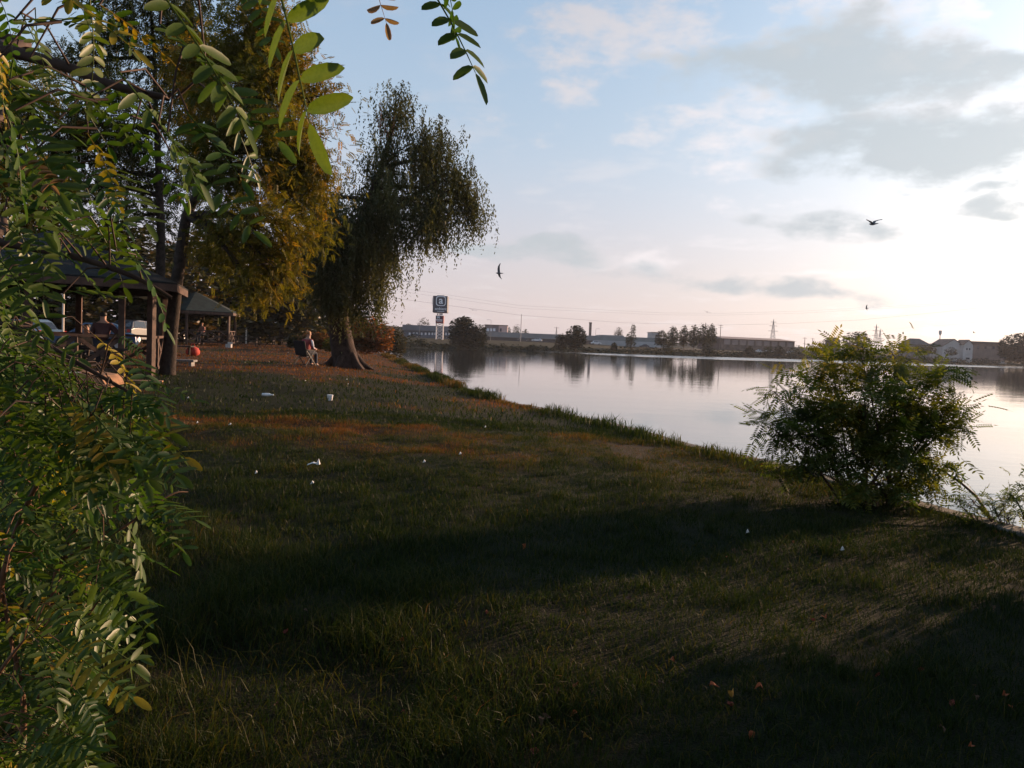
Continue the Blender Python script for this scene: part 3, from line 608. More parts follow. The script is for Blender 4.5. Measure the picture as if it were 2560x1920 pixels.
V, Fc, tn = scatter(QUAD, QF, np.stack([P[:, 0], P[:, 1], z], 1), frames(rdirs(len(P))), RNG.uniform(.55, 1.3, len(P)), np.clip(fbm(P[:, 0] / 14 + 9, P[:, 1] / 14, 3) * 1.7 - .5 + RNG.normal(0, .1, len(P)), 0, 1))
tag(link('bank_brush', np_mesh('bank_brush', V, Fc, tn), far_dark), 'dark reeds and brush along the far shore', 'reeds', kind='stuff')
# hazy hills
for nm, pts_, D in (('hills', [(-400, 800), (300, 795), (700, 802), (900, 806), (1010, 818), (1200, 836), (1500, 850), (2000, 868), (2600, 886), (3200, 905)], 2600),):
    mb = MB(); vs = []
    for x, y in pts_:
        p = at(x, y, D); vs += [(p.x, p.y, -5), (p.x, p.y, p.z), (p.x * 1.3, p.y * 1.3, -5)]
    mb.add(vs, [f for i in range(len(pts_) - 1) for f in ((i * 3, i * 3 + 3, i * 3 + 4, i * 3 + 1), (i * 3 + 1, i * 3 + 4, i * 3 + 5, i * 3 + 2))])
    tag(mb.build(nm, mat('hill_green', (.05, .06, .04), .95, .3, .01)), 'low distant hills', kind='structure')
# ------------------------------------------------------------------ near trees
def bez(a, b, bend, n=7):
    a, b = Vector(a), Vector(b); c = (a + b) / 2 + Vector(bend); return [a * (1 - t) ** 2 + c * 2 * t * (1 - t) + b * t * t for t in [i / (n - 1) for i in range(n)]]
def pinnate(pairs, lw, ll, fold=.25):
    """template of one compound leaf along +y (unit length): leaflet quads in pairs and one at the tip"""
    v = []; f = []
    def lf(base, dx, dy, dz):
        d = Vector((dx, dy, dz)); d.normalize(); s = d.cross(Vector((0, 0, 1))).normalized(); k = len(v)
        b = Vector(base); v.extend([b, b + d * ll * .5 + s * lw, b + d * ll, b + d * ll * .5 - s * lw]); f.append((k, k + 1, k + 2, k + 3))
    for i in range(pairs):
        y = .18 + .78 * i / pairs; dr = -.12 * y * y
        for s_ in (-1, 1): lf((0, y, dr), s_, .35, -fold)
    lf((0, .95, -.12), 0, 1, -.3)
    return np.array([tuple(a) for a in v]), np.array(f)
LOC_V, LOC_F = pinnate(5, .078, .32)
gold_leaf = leafmat('golden_locust_leaves', [(0, (.018, .026, .005)), (.35, (.055, .062, .008)), (.7, (.12, .10, .010)), (1, (.22, .12, .012))], .42, .015)
dark_leaf = leafmat('dark_locust_leaves', [(0, (.012, .019, .006)), (.5, (.030, .042, .009)), (.85, (.08, .07, .012)), (1, (.16, .08, .014))], .40, .015)
rust_leaf = leafmat('rusty_leaves', [(0, (.03, .022, .010)), (.4, (.085, .045, .018)), (.8, (.20, .065, .02)), (1, (.26, .10, .025))], .38, .015)
willow_leaf = leafmat('willow_leaves', [(0, (.028, .034, .015)), (.5, (.075, .080, .032)), (1, (.17, .145, .05))], .36, .02)
def skeleton(mb, trunk, radii, lobes, limb_r, twigs, seed, per=7):
    """trunk and limbs into mb; returns cluster centres (k,3), their lobe index and outward directions"""
    rs = random.Random(seed); tr = [Vector(p) for p in trunk]; C = []; O = []; li = []
    fine = []
    for i in range(len(tr) - 1): fine += [tr[i].lerp(tr[i + 1], k / 6) for k in range(6)]
    fine.append(tr[-1])
    for j, (c, r) in enumerate(lobes):
        c = Vector(c); cand = [q for q in fine if q.z < c.z + .3] or fine[:1]
        st = min(cand, key=lambda q: (q - c).length + .35 * abs(q.z - c.z)); L = (c - st).length
        limb = bez(st, c, (rs.uniform(-.1, .1) * L, rs.uniform(-.1, .1) * L, .12 * L), 7); r0 = min(limb_r, .035 * L + .03)
        mb.tube(limb, [r0 * (1 - .75 * i / 6) for i in range(7)], 6, False)
        for k in range(per):
            d = Vector((rs.gauss(0, 1), rs.gauss(0, 1), rs.gauss(0, 1))).normalized(); tip = c + Vector((d.x * r[0], d.y * r[1], d.z * r[2])) * rs.uniform(.6, .95)
            s0 = limb[rs.randint(3, 6)]; br = bez(s0, tip, (0, 0, .1 * (tip - s0).length), 5); mb.tube(br, [r0 * .32 * (1 - .7 * i / 4) for i in range(5)], 4, False)
            for q in br[2:]: C.append(q); O.append((q - c)); li.append(j)
        for k in range(twigs):
            d = Vector((rs.gauss(0, 1), rs.gauss(0, 1), rs.gauss(0, 1))).normalized(); q = c + Vector((d.x * r[0], d.y * r[1], d.z * r[2])) * rs.uniform(.35, 1.0) ** .6
            C.append(q); O.append(q - c); li.append(j)
    return np.array([tuple(c) for c in C]), np.array([tuple(o) for o in O]), np.array(li)
def px_lobes(L, D, o):
    """lobes given in photo pixels (cx, cy, rx, ry, depth offset) -> local centres and radii"""
    out = []
    for (cx, cy, rx, ry, dd) in L:
        Y = D + dd; p = at(cx, cy, Y); k = Y / FPX; out.append((p - o, (rx * k, max(rx, ry) * k * .9, ry * k)))
    return out
def locust(name, label, base, trunk, radii, lobes, n, leafm, size=.26, seed=1, limb=.1, tb=0.0, spread=.34, cat='tree', extra=None, gap=.30, lo=0.0):
    o = Vector(base); root = thing(name, label, cat, o); mb = MB(); tr = [Vector(p) - o for p in trunk]
    mb.tube(tr, radii, 10)
    C, O, li = skeleton(mb, tr[int(len(tr) * lo):], radii, lobes, limb, 34, seed)
    mb.build('trunk', bark, root, smooth=True)
    vol = np.array([r[0] * r[2] for _, r in lobes]); w = vol[li] / np.bincount(li, minlength=len(lobes))[li]; w = w / w.sum()
    ci = RNG.choice(len(C), n, p=w); P = C[ci] + RNG.normal(0, spread, (n, 3)) * np.array([1, 1, .8])
    keep = fbm(P[:, 0] / .8 + seed, P[:, 2] / .8 + P[:, 1] / .9, 3) > gap; P = P[keep]; Oo = O[ci][keep]; n = len(P)
    d = Oo / np.maximum(.2, np.linalg.norm(Oo, axis=1, keepdims=True)) * .7 + rdirs(n) * .75 + np.array([0, 0, -.35])
    tint = np.clip(tb + .30 + .5 * (fbm(P[:, 0] / 1.5 + 7 * seed, P[:, 2] / 1.5 + P[:, 1] / 2, 3) - .35) * 2 + RNG.normal(0, .13, n), 0, 1)
    V, Fc, tn = scatter(LOC_V, LOC_F, P, frames(d, RNG.normal(0, .5, n)), size * RNG.uniform(.7, 1.25, n), tint)
    link('crown', np_mesh('crown', V, Fc, tn), leafm, root); return root
# leaning locust beside the near pavilion (golden crown)
D1 = 23.5; b1 = on_ground(418, 938); D1 = b1.y
L1 = [(640,110,85,75,0),(735,205,80,65,.3),(640,250,130,90,-1),(780,340,65,60,.5),(700,390,120,90,1),(560,190,110,100,1),(590,410,130,90,-.5),(735,490,80,55,.5),(640,560,120,50,-1.2),(770,585,50,32,.3),(670,660,75,50,-.5),(632,722,48,30,-.8),(560,620,75,48,.5),(530,320,70,70,1.2),(690,715,40,34,0),(655,40,60,50,.3),(800,420,40,50,.4),(800,270,40,45,.4),(690,130,60,50,.2)]
locust('locust_tree', 'leaning locust tree with a golden crown beside the near pavilion', b1, [b1 - Vector((0, 0, .3))] + [at(x, y, D1) for x, y in [(419, 925), (428, 830), (440, 720), (452, 630), (466, 540), (500, 470), (560, 380), (610, 270), (640, 140)]], [.30, .22, .18, .17, .16, .14, .11, .08, .06, .04], px_lobes(L1, D1, b1), 23000, gold_leaf, .235, 1, .11, .12, gap=.35, lo=.5)
# straight locust behind the near pavilion
b2 = stand(398, 31)
L2 = [(380,110,130,90,0),(300,290,130,90,-1),(455,250,90,110,.5),(240,440,130,80,0),(430,430,100,70,1),(150,320,90,80,-.5),(330,550,140,50,.5),(200,170,80,60,1),(330,-40,120,80,0),(480,90,70,70,.3),(120,480,90,60,.5),(470,-30,80,60,0)]
locust('locust_tree', 'tall straight dark locust rising behind the near pavilion roof', b2, [b2 - Vector((0, 0, .3))] + [at(x, y, 31) for x, y in [(399, 860), (401, 700), (402, 560), (396, 420), (390, 280), (385, 120), (372, -30)]], [.30, .22, .17, .15, .12, .09, .06, .04], px_lobes(L2, 31, b2), 12000, dark_leaf, .31, 2, .1, .05, .42, gap=.36)
# golden locust at the left edge
b3 = stand(-90, 27)
L3 = [(40,250,90,90,0),(-60,380,120,120,.5),(70,470,100,70,-.5),(20,590,130,60,0),(-80,180,110,90,0),(130,590,80,40,.5)]
locust('locust_tree', 'golden leaved locust standing left of the near pavilion', b3, [b3 - Vector((0, 0, .3))] + [at(x, y, 27) for x, y in [(-88, 850), (-70, 650), (-50, 450), (-30, 250)]], [.3, .24, .19, .13, .05], px_lobes(L3, 27, b3), 6000, gold_leaf, .32, 3, .1, .2)
# willow
bw_ = on_ground(865, 918); DW = bw_.y
root = thing('willow_tree', 'leaning willow with drooping grey green crown on the shore', 'tree', bw_)
mb = MB()
def W_(x, y, dd=0): return at(x, y, DW + dd) - bw_
tr = [W_(868, 928), W_(866, 912), W_(857, 870), W_(847, 810), W_(836, 765), W_(822, 738)]
mb.tube(tr, [.80, .62, .52, .47, .50, .44], 14, False)
mb.tube([W_(822, 738), W_(790, 705), W_(758, 655), W_(735, 605), W_(712, 570), W_(690, 545)], [.42, .33, .27, .23, .18, .12], 10, False)
mb.tube([W_(836, 770), W_(855, 700), W_(880, 620), W_(915, 520), W_(955, 420), W_(985, 300)], [.42, .32, .27, .2, .14, .07], 10, False)
mb.tube([W_(880, 620), W_(940, 560), W_(1020, 500), W_(1100, 450)], [.22, .18, .13, .07], 8, False)
for a in range(6):
    an = a * 1.05 + .3; mb.tube([Vector((math.cos(an) * .35, math.sin(an) * .35, .55)), Vector((math.cos(an) * .75, math.sin(an) * .75, .12)), Vector((math.cos(an) * 1.25, math.sin(an) * 1.25, -.12))], [.2, .16, .05], 6, False)
LW = [(990,270,48,62,0),(1000,375,105,85,0),(1095,400,85,105,.5),(1150,490,62,75,.5),(1010,510,110,90,-1),(915,520,80,120,.8),(1075,560,70,50,-.5),(880,690,95,85,-1),(820,600,75,110,.5),(800,500,55,70,1.5),(930,735,52,52,-.6),(1180,520,34,42,.5),(955,620,80,60,-1),(860,560,80,70,-1.8),(850,640,90,80,-1.5),(830,720,60,50,-1),(900,600,80,80,0)]
lob = px_lobes(LW, DW, bw_)
C, O, li = skeleton(mb, tr + [W_(855, 700), W_(880, 620), W_(915, 520), W_(955, 420)], None, lob, .13, 60, 5, 9)
mb.build('trunk', bark_red, root, smooth=True)
vol = np.array([r[0] * r[2] for _, r in lob]); w = vol[li] / np.bincount(li, minlength=len(lob))[li]; w /= w.sum()
ns = 8200; ci = RNG.choice(len(C), ns, p=w); P0 = C[ci] + RNG.normal(0, .33, (ns, 3)); k_ = fbm(P0[:, 0] / 1.0 + 4, P0[:, 2] / 1.0 + P0[:, 1] / 1.2, 3) > .31
P0 = P0[k_]; ns = len(P0); k = 14; tt = np.linspace(0, 1, k); hd = rdirs(ns) * np.array([1, 1, 0]); Ls = RNG.uniform(.45, 1.25, ns)
P = P0[:, None, :] + hd[:, None, :] * (.28 * tt * (1.6 - tt))[None, :, None] + np.array([0, 0, -1.])[None, None] * (tt ** 1.5)[None, :, None] * Ls[:, None, None]
P = (P + RNG.normal(0, .03, P.shape)).reshape(-1, 3)
d = rdirs(len(P)) * .8 + np.array([0, 0, -.8]); tint = np.repeat(np.clip(.15 + 1.1 * (fbm(P0[:, 0] / 1.2, P0[:, 2] / 1.2, 3) - .3) + RNG.normal(0, .1, ns), 0, 1), k)
V, Fc, tn = scatter(LEAFQ * np.array([.62, 1, 1]), QF, P, frames(d), RNG.uniform(.11, .19, len(P)), tint)
link('crown', np_mesh('crown', V, Fc, tn), willow_leaf, root)
mb = MB()
for i in range(26):
    p = W_(random.uniform(945, 985), random.uniform(300, 400), random.uniform(-1.5, .5)); mb.tube([p, p + Vector((random.uniform(-.25, .1), 0, random.uniform(.5, 1.3)))], [.018, .006], 4, False)
o_ = mb.build('dead_twigs', mat('dead_wood', (.16, .075, .05), .9, .3, 4), root); o_['kind'] = 'stuff'
# darker trees and bushes behind
mid_leaf = leafmat('mid_foliage', [(0, (.012, .016, .006)), (.55, (.030, .030, .010)), (.8, (.07, .042, .014)), (1, (.13, .05, .018))], .35, .03)
BT = [(505,560,840,150,72,'dark brown green tree behind the far pavilion roof'),(610,540,850,150,84,'tall dull green tree right of the far pavilion'),(700,600,858,150,78,'dark tree mass left of the willow trunk'),(790,560,860,130,88,'dark tree directly behind the willow fork'),(660,690,862,120,104,'orange tinged tree beyond the lawn end'),(300,540,850,200,62,'dark tree behind the parked blue car'),(130,560,860,220,58,'dark spreading tree behind the near pavilion'),(-40,600,870,200,56,'dark tree at the left end behind the parked cars'),(420,600,850,150,66,'brownish tree between the two pavilions'),(560,740,856,110,112,'low hazy green tree beyond the far pavilion'),(870,770,866,70,120,'thin tree beyond the rusty bush')]
for i, (px, yt, yb, w_, D, lb) in enumerate(BT):
    far_tree(px, yt, yb + 4, w_ * 1.45, D, lb, 'background trees behind the lawn', lobes=[(0, .55, .42, .42), (-.26, .42, .28, .36), (.28, .42, .28, .36), (.05, .78, .24, .22), (-.2, .16, .36, .2), (.18, .16, .38, .2)], n=1500, q=.46 + D * .003, m=mid_leaf, tb=(.1, 1.05) if i in (4, 8) else (0, .85))
def bush(px, py, yt, wpx, label, m, n=900, q=.16, tb=(0, 1), name='bush', cat='bush', Dd=None):
    b = on_ground(px, py) if Dd is None else stand(px, Dd); return far_tree(px, yt, py + 6, wpx, b.y, label, n=n, q=q, m=m, trunk=False, name=name, cat=cat, tb=tb)
bush(925, 888, 788, 120, 'large rusty red bush on the shore right of the willow', rust_leaf, 2600, .26, (.15, 1.15))
bush(985, 893, 812, 60, 'dark leafy bush at the water behind the rusty bush', mid_leaf, 900, .3, Dd=105)
bush(790, 878, 830, 90, 'low reddish bush behind the seated person', rust_leaf, 1300, .2, (0, .8))
bush(828, 884, 842, 44, 'green weedy bush beside the willow trunk', gold_leaf, 700, .16, (0, .8))
bush(742, 874, 838, 50, 'dark round bush in the distance behind the seated person', mid_leaf, 600, .25)
# ------------------------------------------------------------------ pavilions, furniture, cars, people
brown = mat('brown_stained_wood', (.065, .034, .023), .75, .35, 5, .3); dkwood = mat('dark_wood', (.032, .022, .017), .85, .35, 5, .3); greyw = mat('grey_weathered_plank', (.22, .21, .205), .9, .3, 6, .4)
tan = mat('tan_wood', (.24, .125, .065), .85, .3, 6, .4); felt = mat('dark_roofing_felt', (.009, .010, .010), .9, .4, 3, .4); felt_g = mat('green_roofing_felt', (.009, .016, .012), .9, .4, 3, .4)
def pavilion(px, D, rot, label, roofm, eave=2.5, peak=3.9, Rp=3.0, Re=3.75, jamb=True):
    b = stand(px, D); root = thing('pavilion', label, 'pavilion', b); n = 6
    A = [rot + i * math.pi / 3 for i in range(n)]; pp = [Vector((math.cos(a) * Rp, math.sin(a) * Rp, 0)) for a in A]; ee = [Vector((math.cos(a) * Re, math.sin(a) * Re, eave)) for a in A]
    for p in pp: MB().box((p.x, p.y, eave / 2), (.17, .17, eave + .1), math.atan2(p.y, p.x)).build('post', brown, root, bevel=.01)
    apex = Vector((0, 0, peak))
    for i in range(n):
        a, c = ee[i], ee[(i + 1) % n]; mb = MB(); th = Vector((0, 0, .06))
        mb.add([a, c, apex, a + th, c + th, apex + th], [(2, 1, 0), (3, 4, 5), (0, 1, 4, 3), (1, 2, 5, 4), (2, 0, 3, 5)]); mb.build('roof_panel', roofm, root)
        MB().bar(a * .995 - Vector((0, 0, .07)), c * .995 - Vector((0, 0, .07)), .035, .19).build('fascia_board', brown, root)
        MB().bar(pp[i] + Vector((0, 0, eave - .12)), pp[(i + 1) % n] + Vector((0, 0, eave - .12)), .10, .16).build('beam', dkwood, root)
        MB().bar(pp[i] * .9 + Vector((0, 0, eave - .02)), apex - Vector((0, 0, .1)), .07, .12).build('rafter', dkwood, root)
    gaps = (3,)
    for i in range(n):
        if i in gaps: continue
        a, c = pp[i], pp[(i + 1) % n]
        if jamb and i == 5: c2 = a.lerp(c, .74); MB().box((c2.x, c2.y, eave / 2), (.15, .15, eave + .05), .3).build('post', brown, root); c = c2
        u = Vector((0, 0, 1))
        MB().bar(a + u * 1.08, c + u * 1.08, .10, .07).build('top_rail', brown, root); MB().bar(a + u * .2, c + u * .2, .08, .07).build('bottom_rail', brown, root)
        m_ = a.lerp(c, .5)
        for (s, e) in ((a, m_), (m_, c)):
            MB().bar(s + u * .24, e + u * 1.04, .04, .10).build('brace', brown, root); MB().bar(s + u * 1.04, e + u * .24, .045, .10).build('brace', brown, root)
        MB().bar(m_ + u * .2, m_ + u * 1.06, .07, .07, up=(1, 0, 0)).build('baluster', brown, root)
    return root, b
near_p, nb_ = pavilion(140, 23.2, R(-13), 'near open wooden pavilion with dark roof and cross braced rails', felt)
far_p, fb_ = pavilion(487, 64, R(-20), 'far open wooden pavilion with green felt roof', felt_g, 2.45, 3.95, 3.1, 3.5, False)
def picnic_table(loc, rz, label, L=1.9, m=dkwood, top=None, group=None, name='picnic_table', benches=True):
    r = thing(name, label, 'table', loc, rz, group); top = top or m
    for k in range(4): MB().box((0, -.31 + k * .207, .76), (L, .19, .05)).build('tabletop_plank', top, r)
    for sx in (-1, 1):
        x = sx * L * .36; f = MB(); f.bar((x, -.3, .73), (x, -.62, 0), .08, .06, (1, 0, 0)); f.bar((x, .3, .73), (x, .62, 0), .08, .06, (1, 0, 0)); f.build('leg_frame', m, r)
        MB().bar((x, -.72, .42), (x, .72, .42), .06, .09).build('bearer', m, r)
    if benches:
        for sy in (-1, 1): MB().box((0, sy * .68, .475), (L, .25, .045)).build('bench_plank', m, r)
    return r
# table inside the near pavilion and the grey plank table in front of it
picnic_table(nb_ + Vector((.1, .3, 0)), .2, 'dark picnic table inside the near pavilion')
p = on_ground(150, 985); p = stand(150, 15.5)
gt = thing('plank_table', 'low grey plank table with tan rounded end in front of the near pavilion', 'table', p - Vector((.2, 0, .22)), .05)
for k in range(4): MB().box((-.55, -.34 + k * .225, .80), (2.6, .21, .07)).build('tabletop_plank', greyw, gt)
MB().prism([(0, 0), (.10, -.02), (.36, -.05), (.44, -.10), (.47, -.20), (.45, -.30), (.36, -.27), (.22, -.20), (.10, -.30), (.0, -.22)], -.46, .46, Matrix.Translation((.72, 0, .86))).build('end_cover', tan, gt, bevel=.02)
for x in (-1.5, .5):
    for y in (-.3, .3): MB().tube([(x, y, .1), (x, y, .77)], [.08, .07], 8).build('leg', dkwood, gt)
MB().bar((-1.5, 0, .3), (.5, 0, .3), .1, .1).build('stretcher', dkwood, gt)
MB()
tb = thing('wooden_step', 'short tan board lying by the pavilion post', 'board', on_ground(365, 962), .3); MB().box((0, 0, .06), (.75, .28, .08)).build('board', tan, tb, bevel=.01)
MB().box((0, 0, .01), (.6, .08, .06)).build('batten', dkwood, tb)
# low concrete bench and red bag beyond the leaning trunk
p = on_ground(455, 914); lb = thing('low_bench', 'low pale concrete bench beyond the leaning trunk', 'bench', p, 0); MB().box((-.1, 0, .16), (1.1, .35, .07)).build('seat', greyw, lb, bevel=.01)
for x in (-.5, .32): MB().box((x, 0, .06), (.1, .3, .16)).build('leg', greyw, lb)
redm = mat('red_fabric', (.40, .045, .030), .8, .25, 6, .3)
p = on_ground(482, 889); mb = MB(); mb.lathe((0, 0, 0), [(.20, 0), (.32, .08), (.33, .22), (.25, .36), (.10, .42)], 10); rb = thing('red_bag', 'bright red bag on the grass by a low dark table', 'bag', p); mb.build('bag_body', redm, rb, smooth=True); MB().tube([(-.1, 0, .38), (-.06, 0, .55), (.06, 0, .55), (.1, 0, .38)], .02, 5).build('handle', redm, rb)
tl = thing('low_table', 'low dark table beside the red bag', 'table', on_ground(448, 888)); MB().box((0, 0, .42), (1.3, .6, .06)).build('tabletop', dkwood, tl)
for x in (-.55, .55):
    for y in (-.2, .2): MB().box((x, y, .2), (.07, .07, .42)).build('leg', dkwood, tl)
# distant picnic tables on the lawn
for px, py, rz, lb_ in ((617, 868, .2, 'dark picnic table just right of the far pavilion'), (642, 860, 1.2, 'dark picnic table with white things on it beyond the far pavilion'), (705, 866, .1, 'low dark picnic table out on the lawn'), (578, 862, .4, 'dark picnic table under the far pavilion edge')):
    g_ = on_ground(px, py); picnic_table(g_, rz, lb_)
paper_w = mat('dull_card', (.36, .33, .31), .85, .15, 6)
wb = thing('white_carton', 'white carton at the foot of the far pavilion post', 'carton', on_ground(572, 870)); MB().box((0, 0, .13), (.36, .3, .24)).build('carton_body', paper_w, wb); MB().box((.03, .16, .28), (.32, .02, .2), .2).build('flap', paper_w, wb)
for px, py, yt, lb_ in ((615, 860, 822, 'short white post right of the far pavilion'), (533, 848, 797, 'white post behind the far pavilion'), (505, 848, 800, 'thin white post seen through the far pavilion')):
    g_ = on_ground(px, py); h = at(px, yt, g_.y).z - g_.z; q = thing('marker_post', lb_, 'post', g_); MB().tube([(0, 0, -.1), (0, 0, h)], .07, 8).build('shaft', mat('cream_paint', (.6, .52, .44), .7, .1, 3), q); MB().lathe((0, 0, h), [(.09, 0), (.08, .05), (.02, .09)], 8).build('cap', greyw, q)
for px, yt, D in ((157, 715, 40), (201, 780, 46)):
    g_ = stand(px, D); h = at(px, yt, D).z - g_.z; q = thing('lamp_post', 'slim pale post standing %s the parked blue car' % ('left of' if px < 180 else 'just in front of'), 'post', g_); MB().tube([(0, 0, -.1), (0, 0, h)], .05, 8).build('shaft', mat('cream_paint', (1, 1, 1)), q); MB().lathe((0, 0, h), [(.07, 0), (.09, .08), (.03, .16)], 8).build('cap', white, q)
# ---- cars
tyre = mat('tyre_rubber', (.02, .02, .02), .9, .1, 5); rim = mat('wheel_rim', (.35, .35, .36), .35, .1, 5, metal=.7); glass = mat('car_glass', (.02, .024, .03), .08, .1, 1, spec=.7); lampw = mat('headlamp', (.7, .68, .6), .2, .1, 4); lampr = mat('tail_lamp', (.35, .02, .02), .3, .1, 4)
def car(loc, rz, label, col, suv=False, detail=True, group='cars parked behind the lawn'):
    r = thing('parked_car', label, 'car', loc, rz, group); cm = mat('car_paint_%d_%d_%d' % tuple(int(c * 100) for c in col), col, .28, .05, 1, spec=.6, metal=.2); h = .16 if suv else 0; Wd = .88
    lower = [(-2.1, .28), (2.1, .28), (2.16, .55), (2.05, .78 + h), (1.05, .90 + h), (-1.75, .95 + h), (-2.12, .85 + h), (-2.16, .5)]
    body = MB(); n = len(lower); vs = []
    for y, s in ((-Wd, .98), (-Wd * .94, 1.0), (Wd * .94, 1.0), (Wd, .98)): vs += [(x * s, y, z if abs(y) < Wd - .01 else .32 + (z - .32) * .94) for x, z in lower]
    body.add(vs, [tuple(range(n - 1, -1, -1)), tuple(range(3 * n, 4 * n))] + [(k * n + i, k * n + (i + 1) % n, (k + 1) * n + (i + 1) % n, (k + 1) * n + i) for k in range(3) for i in range(n)])
    bo = body.build('body', cm, r, bevel=.05)
    rear = -1.95 if suv else -1.55
    cab = [(rear, .90 + h), (1.05, .88 + h), (.35, 1.40 + h), (-.9, 1.46 + h), (rear + .35, 1.36 + h)]
    c2 = MB(); n = len(cab); vs = [(x, -Wd * (.93 if z < 1.2 else .74), z) for x, z in cab] + [(x, Wd * (.93 if z < 1.2 else .74), z) for x, z in cab]
    c2.add(vs, [tuple(range(n - 1, -1, -1)), tuple(range(n, 2 * n))] + [(i, (i + 1) % n, (i + 1) % n + n, i + n) for i in range(n)]); c2.build('cabin', cm, r, bevel=.05)
    for s in (-1, 1):
        for x0, x1, x2, x3 in ((-.28, .88, .30, -.28), (rear + .25, -.36, -.36, rear + .5)):
            y0, y1 = Wd * .935, Wd * .765; mb = MB(); mb.add([(x0, s * y0, .95 + h), (x1, s * y0, .95 + h), (x2, s * y1, 1.36 + h), (x3, s * y1, 1.36 + h)], [(0, 1, 2, 3) if s < 0 else (3, 2, 1, 0)]); mb.build('side_window', glass, r)
        for x in (-1.3, 1.32):
            wh = MB(); wh.tube([(x, s * .70, .31), (x, s * .90, .31)], .31, 16); wo_ = wh.build('wheel', tyre, r)
            MB().tube([(x, s * .89, .31), (x, s * .912, .31)], .19, 12).build('rim', rim, wo_)
        if detail:
            MB().box((2.06, s * .62, .68 + h * .6), (.16, .34, .15)).build('headlight', lampw, r); MB().box((-2.10, s * .70, .78 + h * .6), (.10, .22, .20)).build('tail_light', lampr, r); MB().box((.72, s * .98, .98 + h), (.12, .18, .12)).build('mirror', cm, r)
    mb = MB(); mb.add([(1.02, -.74, .93 + h), (1.02, .74, .93 + h), (.40, .60, 1.37 + h), (.40, -.60, 1.37 + h)], [(0, 1, 2, 3)]); ws = mb.build('windscreen', glass, r); ws.location = (.02, 0, .015)
    mb = MB(); mb.add([(rear - .02, -.72, .97 + h), (rear - .02, .72, .97 + h), (rear + .31, .60, 1.33 + h), (rear + .31, -.60, 1.33 + h)], [(3, 2, 1, 0)]); mb.build('rear_window', glass, r)
    if detail: MB().box((-2.15, 0, .62), (.03, .5, .12)).build('number_plate', white, r)
    return r
car(stand(232, 44), R(200), 'bright blue parked car behind the near pavilion', (.02, .06, .13)); car(stand(66, 46), R(155), 'pale blue parked car at the left of the near pavilion', (.12, .17, .21))
car(stand(346, 58), R(80), 'dark parked car seen between the pavilion posts', (.03, .035, .045), True); car(stand(412, 66), R(75), 'white parked car half hidden by the leaning trunk', (.22, .22, .23), True)
far_cars = [(1109, 326, 0, (.03, .03, .035), 'dark car passing under the sign mast'), (1035, 318, 180, (.025, .03, .04), 'dark car in front of the bright windowed hall'), (1308, 340, 5, (.04, .045, .05), 'dark car beside the silver car on the far road'), (1342, 341, 175, (.6, .6, .62), 'silver white car on the far road under the flat hall'), (1490, 352, 5, (.62, .62, .62), 'white car just right of the round bank tree'), (1610, 362, 180, (.05, .05, .055), 'dark car in front of the pale clad wall'), (1900, 408, 8, (.6, .6, .6), 'white car half behind shrubs below the warehouse'), (1921, 414, 12, (.4, .4, .42), 'grey car behind the white one below the warehouse'), (1976, 424, 190, (.65, .65, .65), 'white car near the warehouse end'), (2391, 446, 10, (.62, .62, .6), 'white car parked below the pale gabled house'), (2506, 462, 20, (.6, .6, .6), 'white van like car by the big far tree')]
for px, D, rz, col, lb_ in far_cars: q = car(stand(px, D), R(rz), lb_, col, False, False, 'cars along the far bank road'); q.location.z += .18
# ---- people: skinned figures, clothing as shells over the body
DG = None
def skin_mesh(name, joints, edges, radii, matl, parent, root=0, sub=2):
    me = bpy.data.meshes.new(name); me.from_pydata([tuple(j) for j in joints], edges, []); o = bpy.data.objects.new(name, me); COL.objects.link(o)
    sm = o.modifiers.new('s', 'SKIN'); sm.use_smooth_shade = True
    if not me.skin_vertices: bpy.context.view_layer.update()
    for i, r_ in enumerate(radii): me.skin_vertices[0].data[i].radius = (r_, r_) if not hasattr(r_, '__len__') else r_
    me.skin_vertices[0].data[root].use_root = True
    ss = o.modifiers.new('u', 'SUBSURF'); ss.levels = ss.render_levels = sub
    bpy.context.view_layer.update(); m2 = bpy.data.meshes.new_from_object(o.evaluated_get(bpy.context.evaluated_depsgraph_get())); m2.name = name
    bpy.data.objects.remove(o); bpy.data.meshes.remove(me); m2.materials.clear()
    m2.polygons.foreach_set('use_smooth', np.ones(len(m2.polygons), bool)); return link(name, m2, matl, parent)
skin_c = mat('skin', (.42, .24, .17), .6, .08, 8); hair_b = mat('blond_hair', (.34, .17, .07), .6, .3, 20); hair_d = mat('dark_hair', (.02, .014, .012), .6, .3, 20)
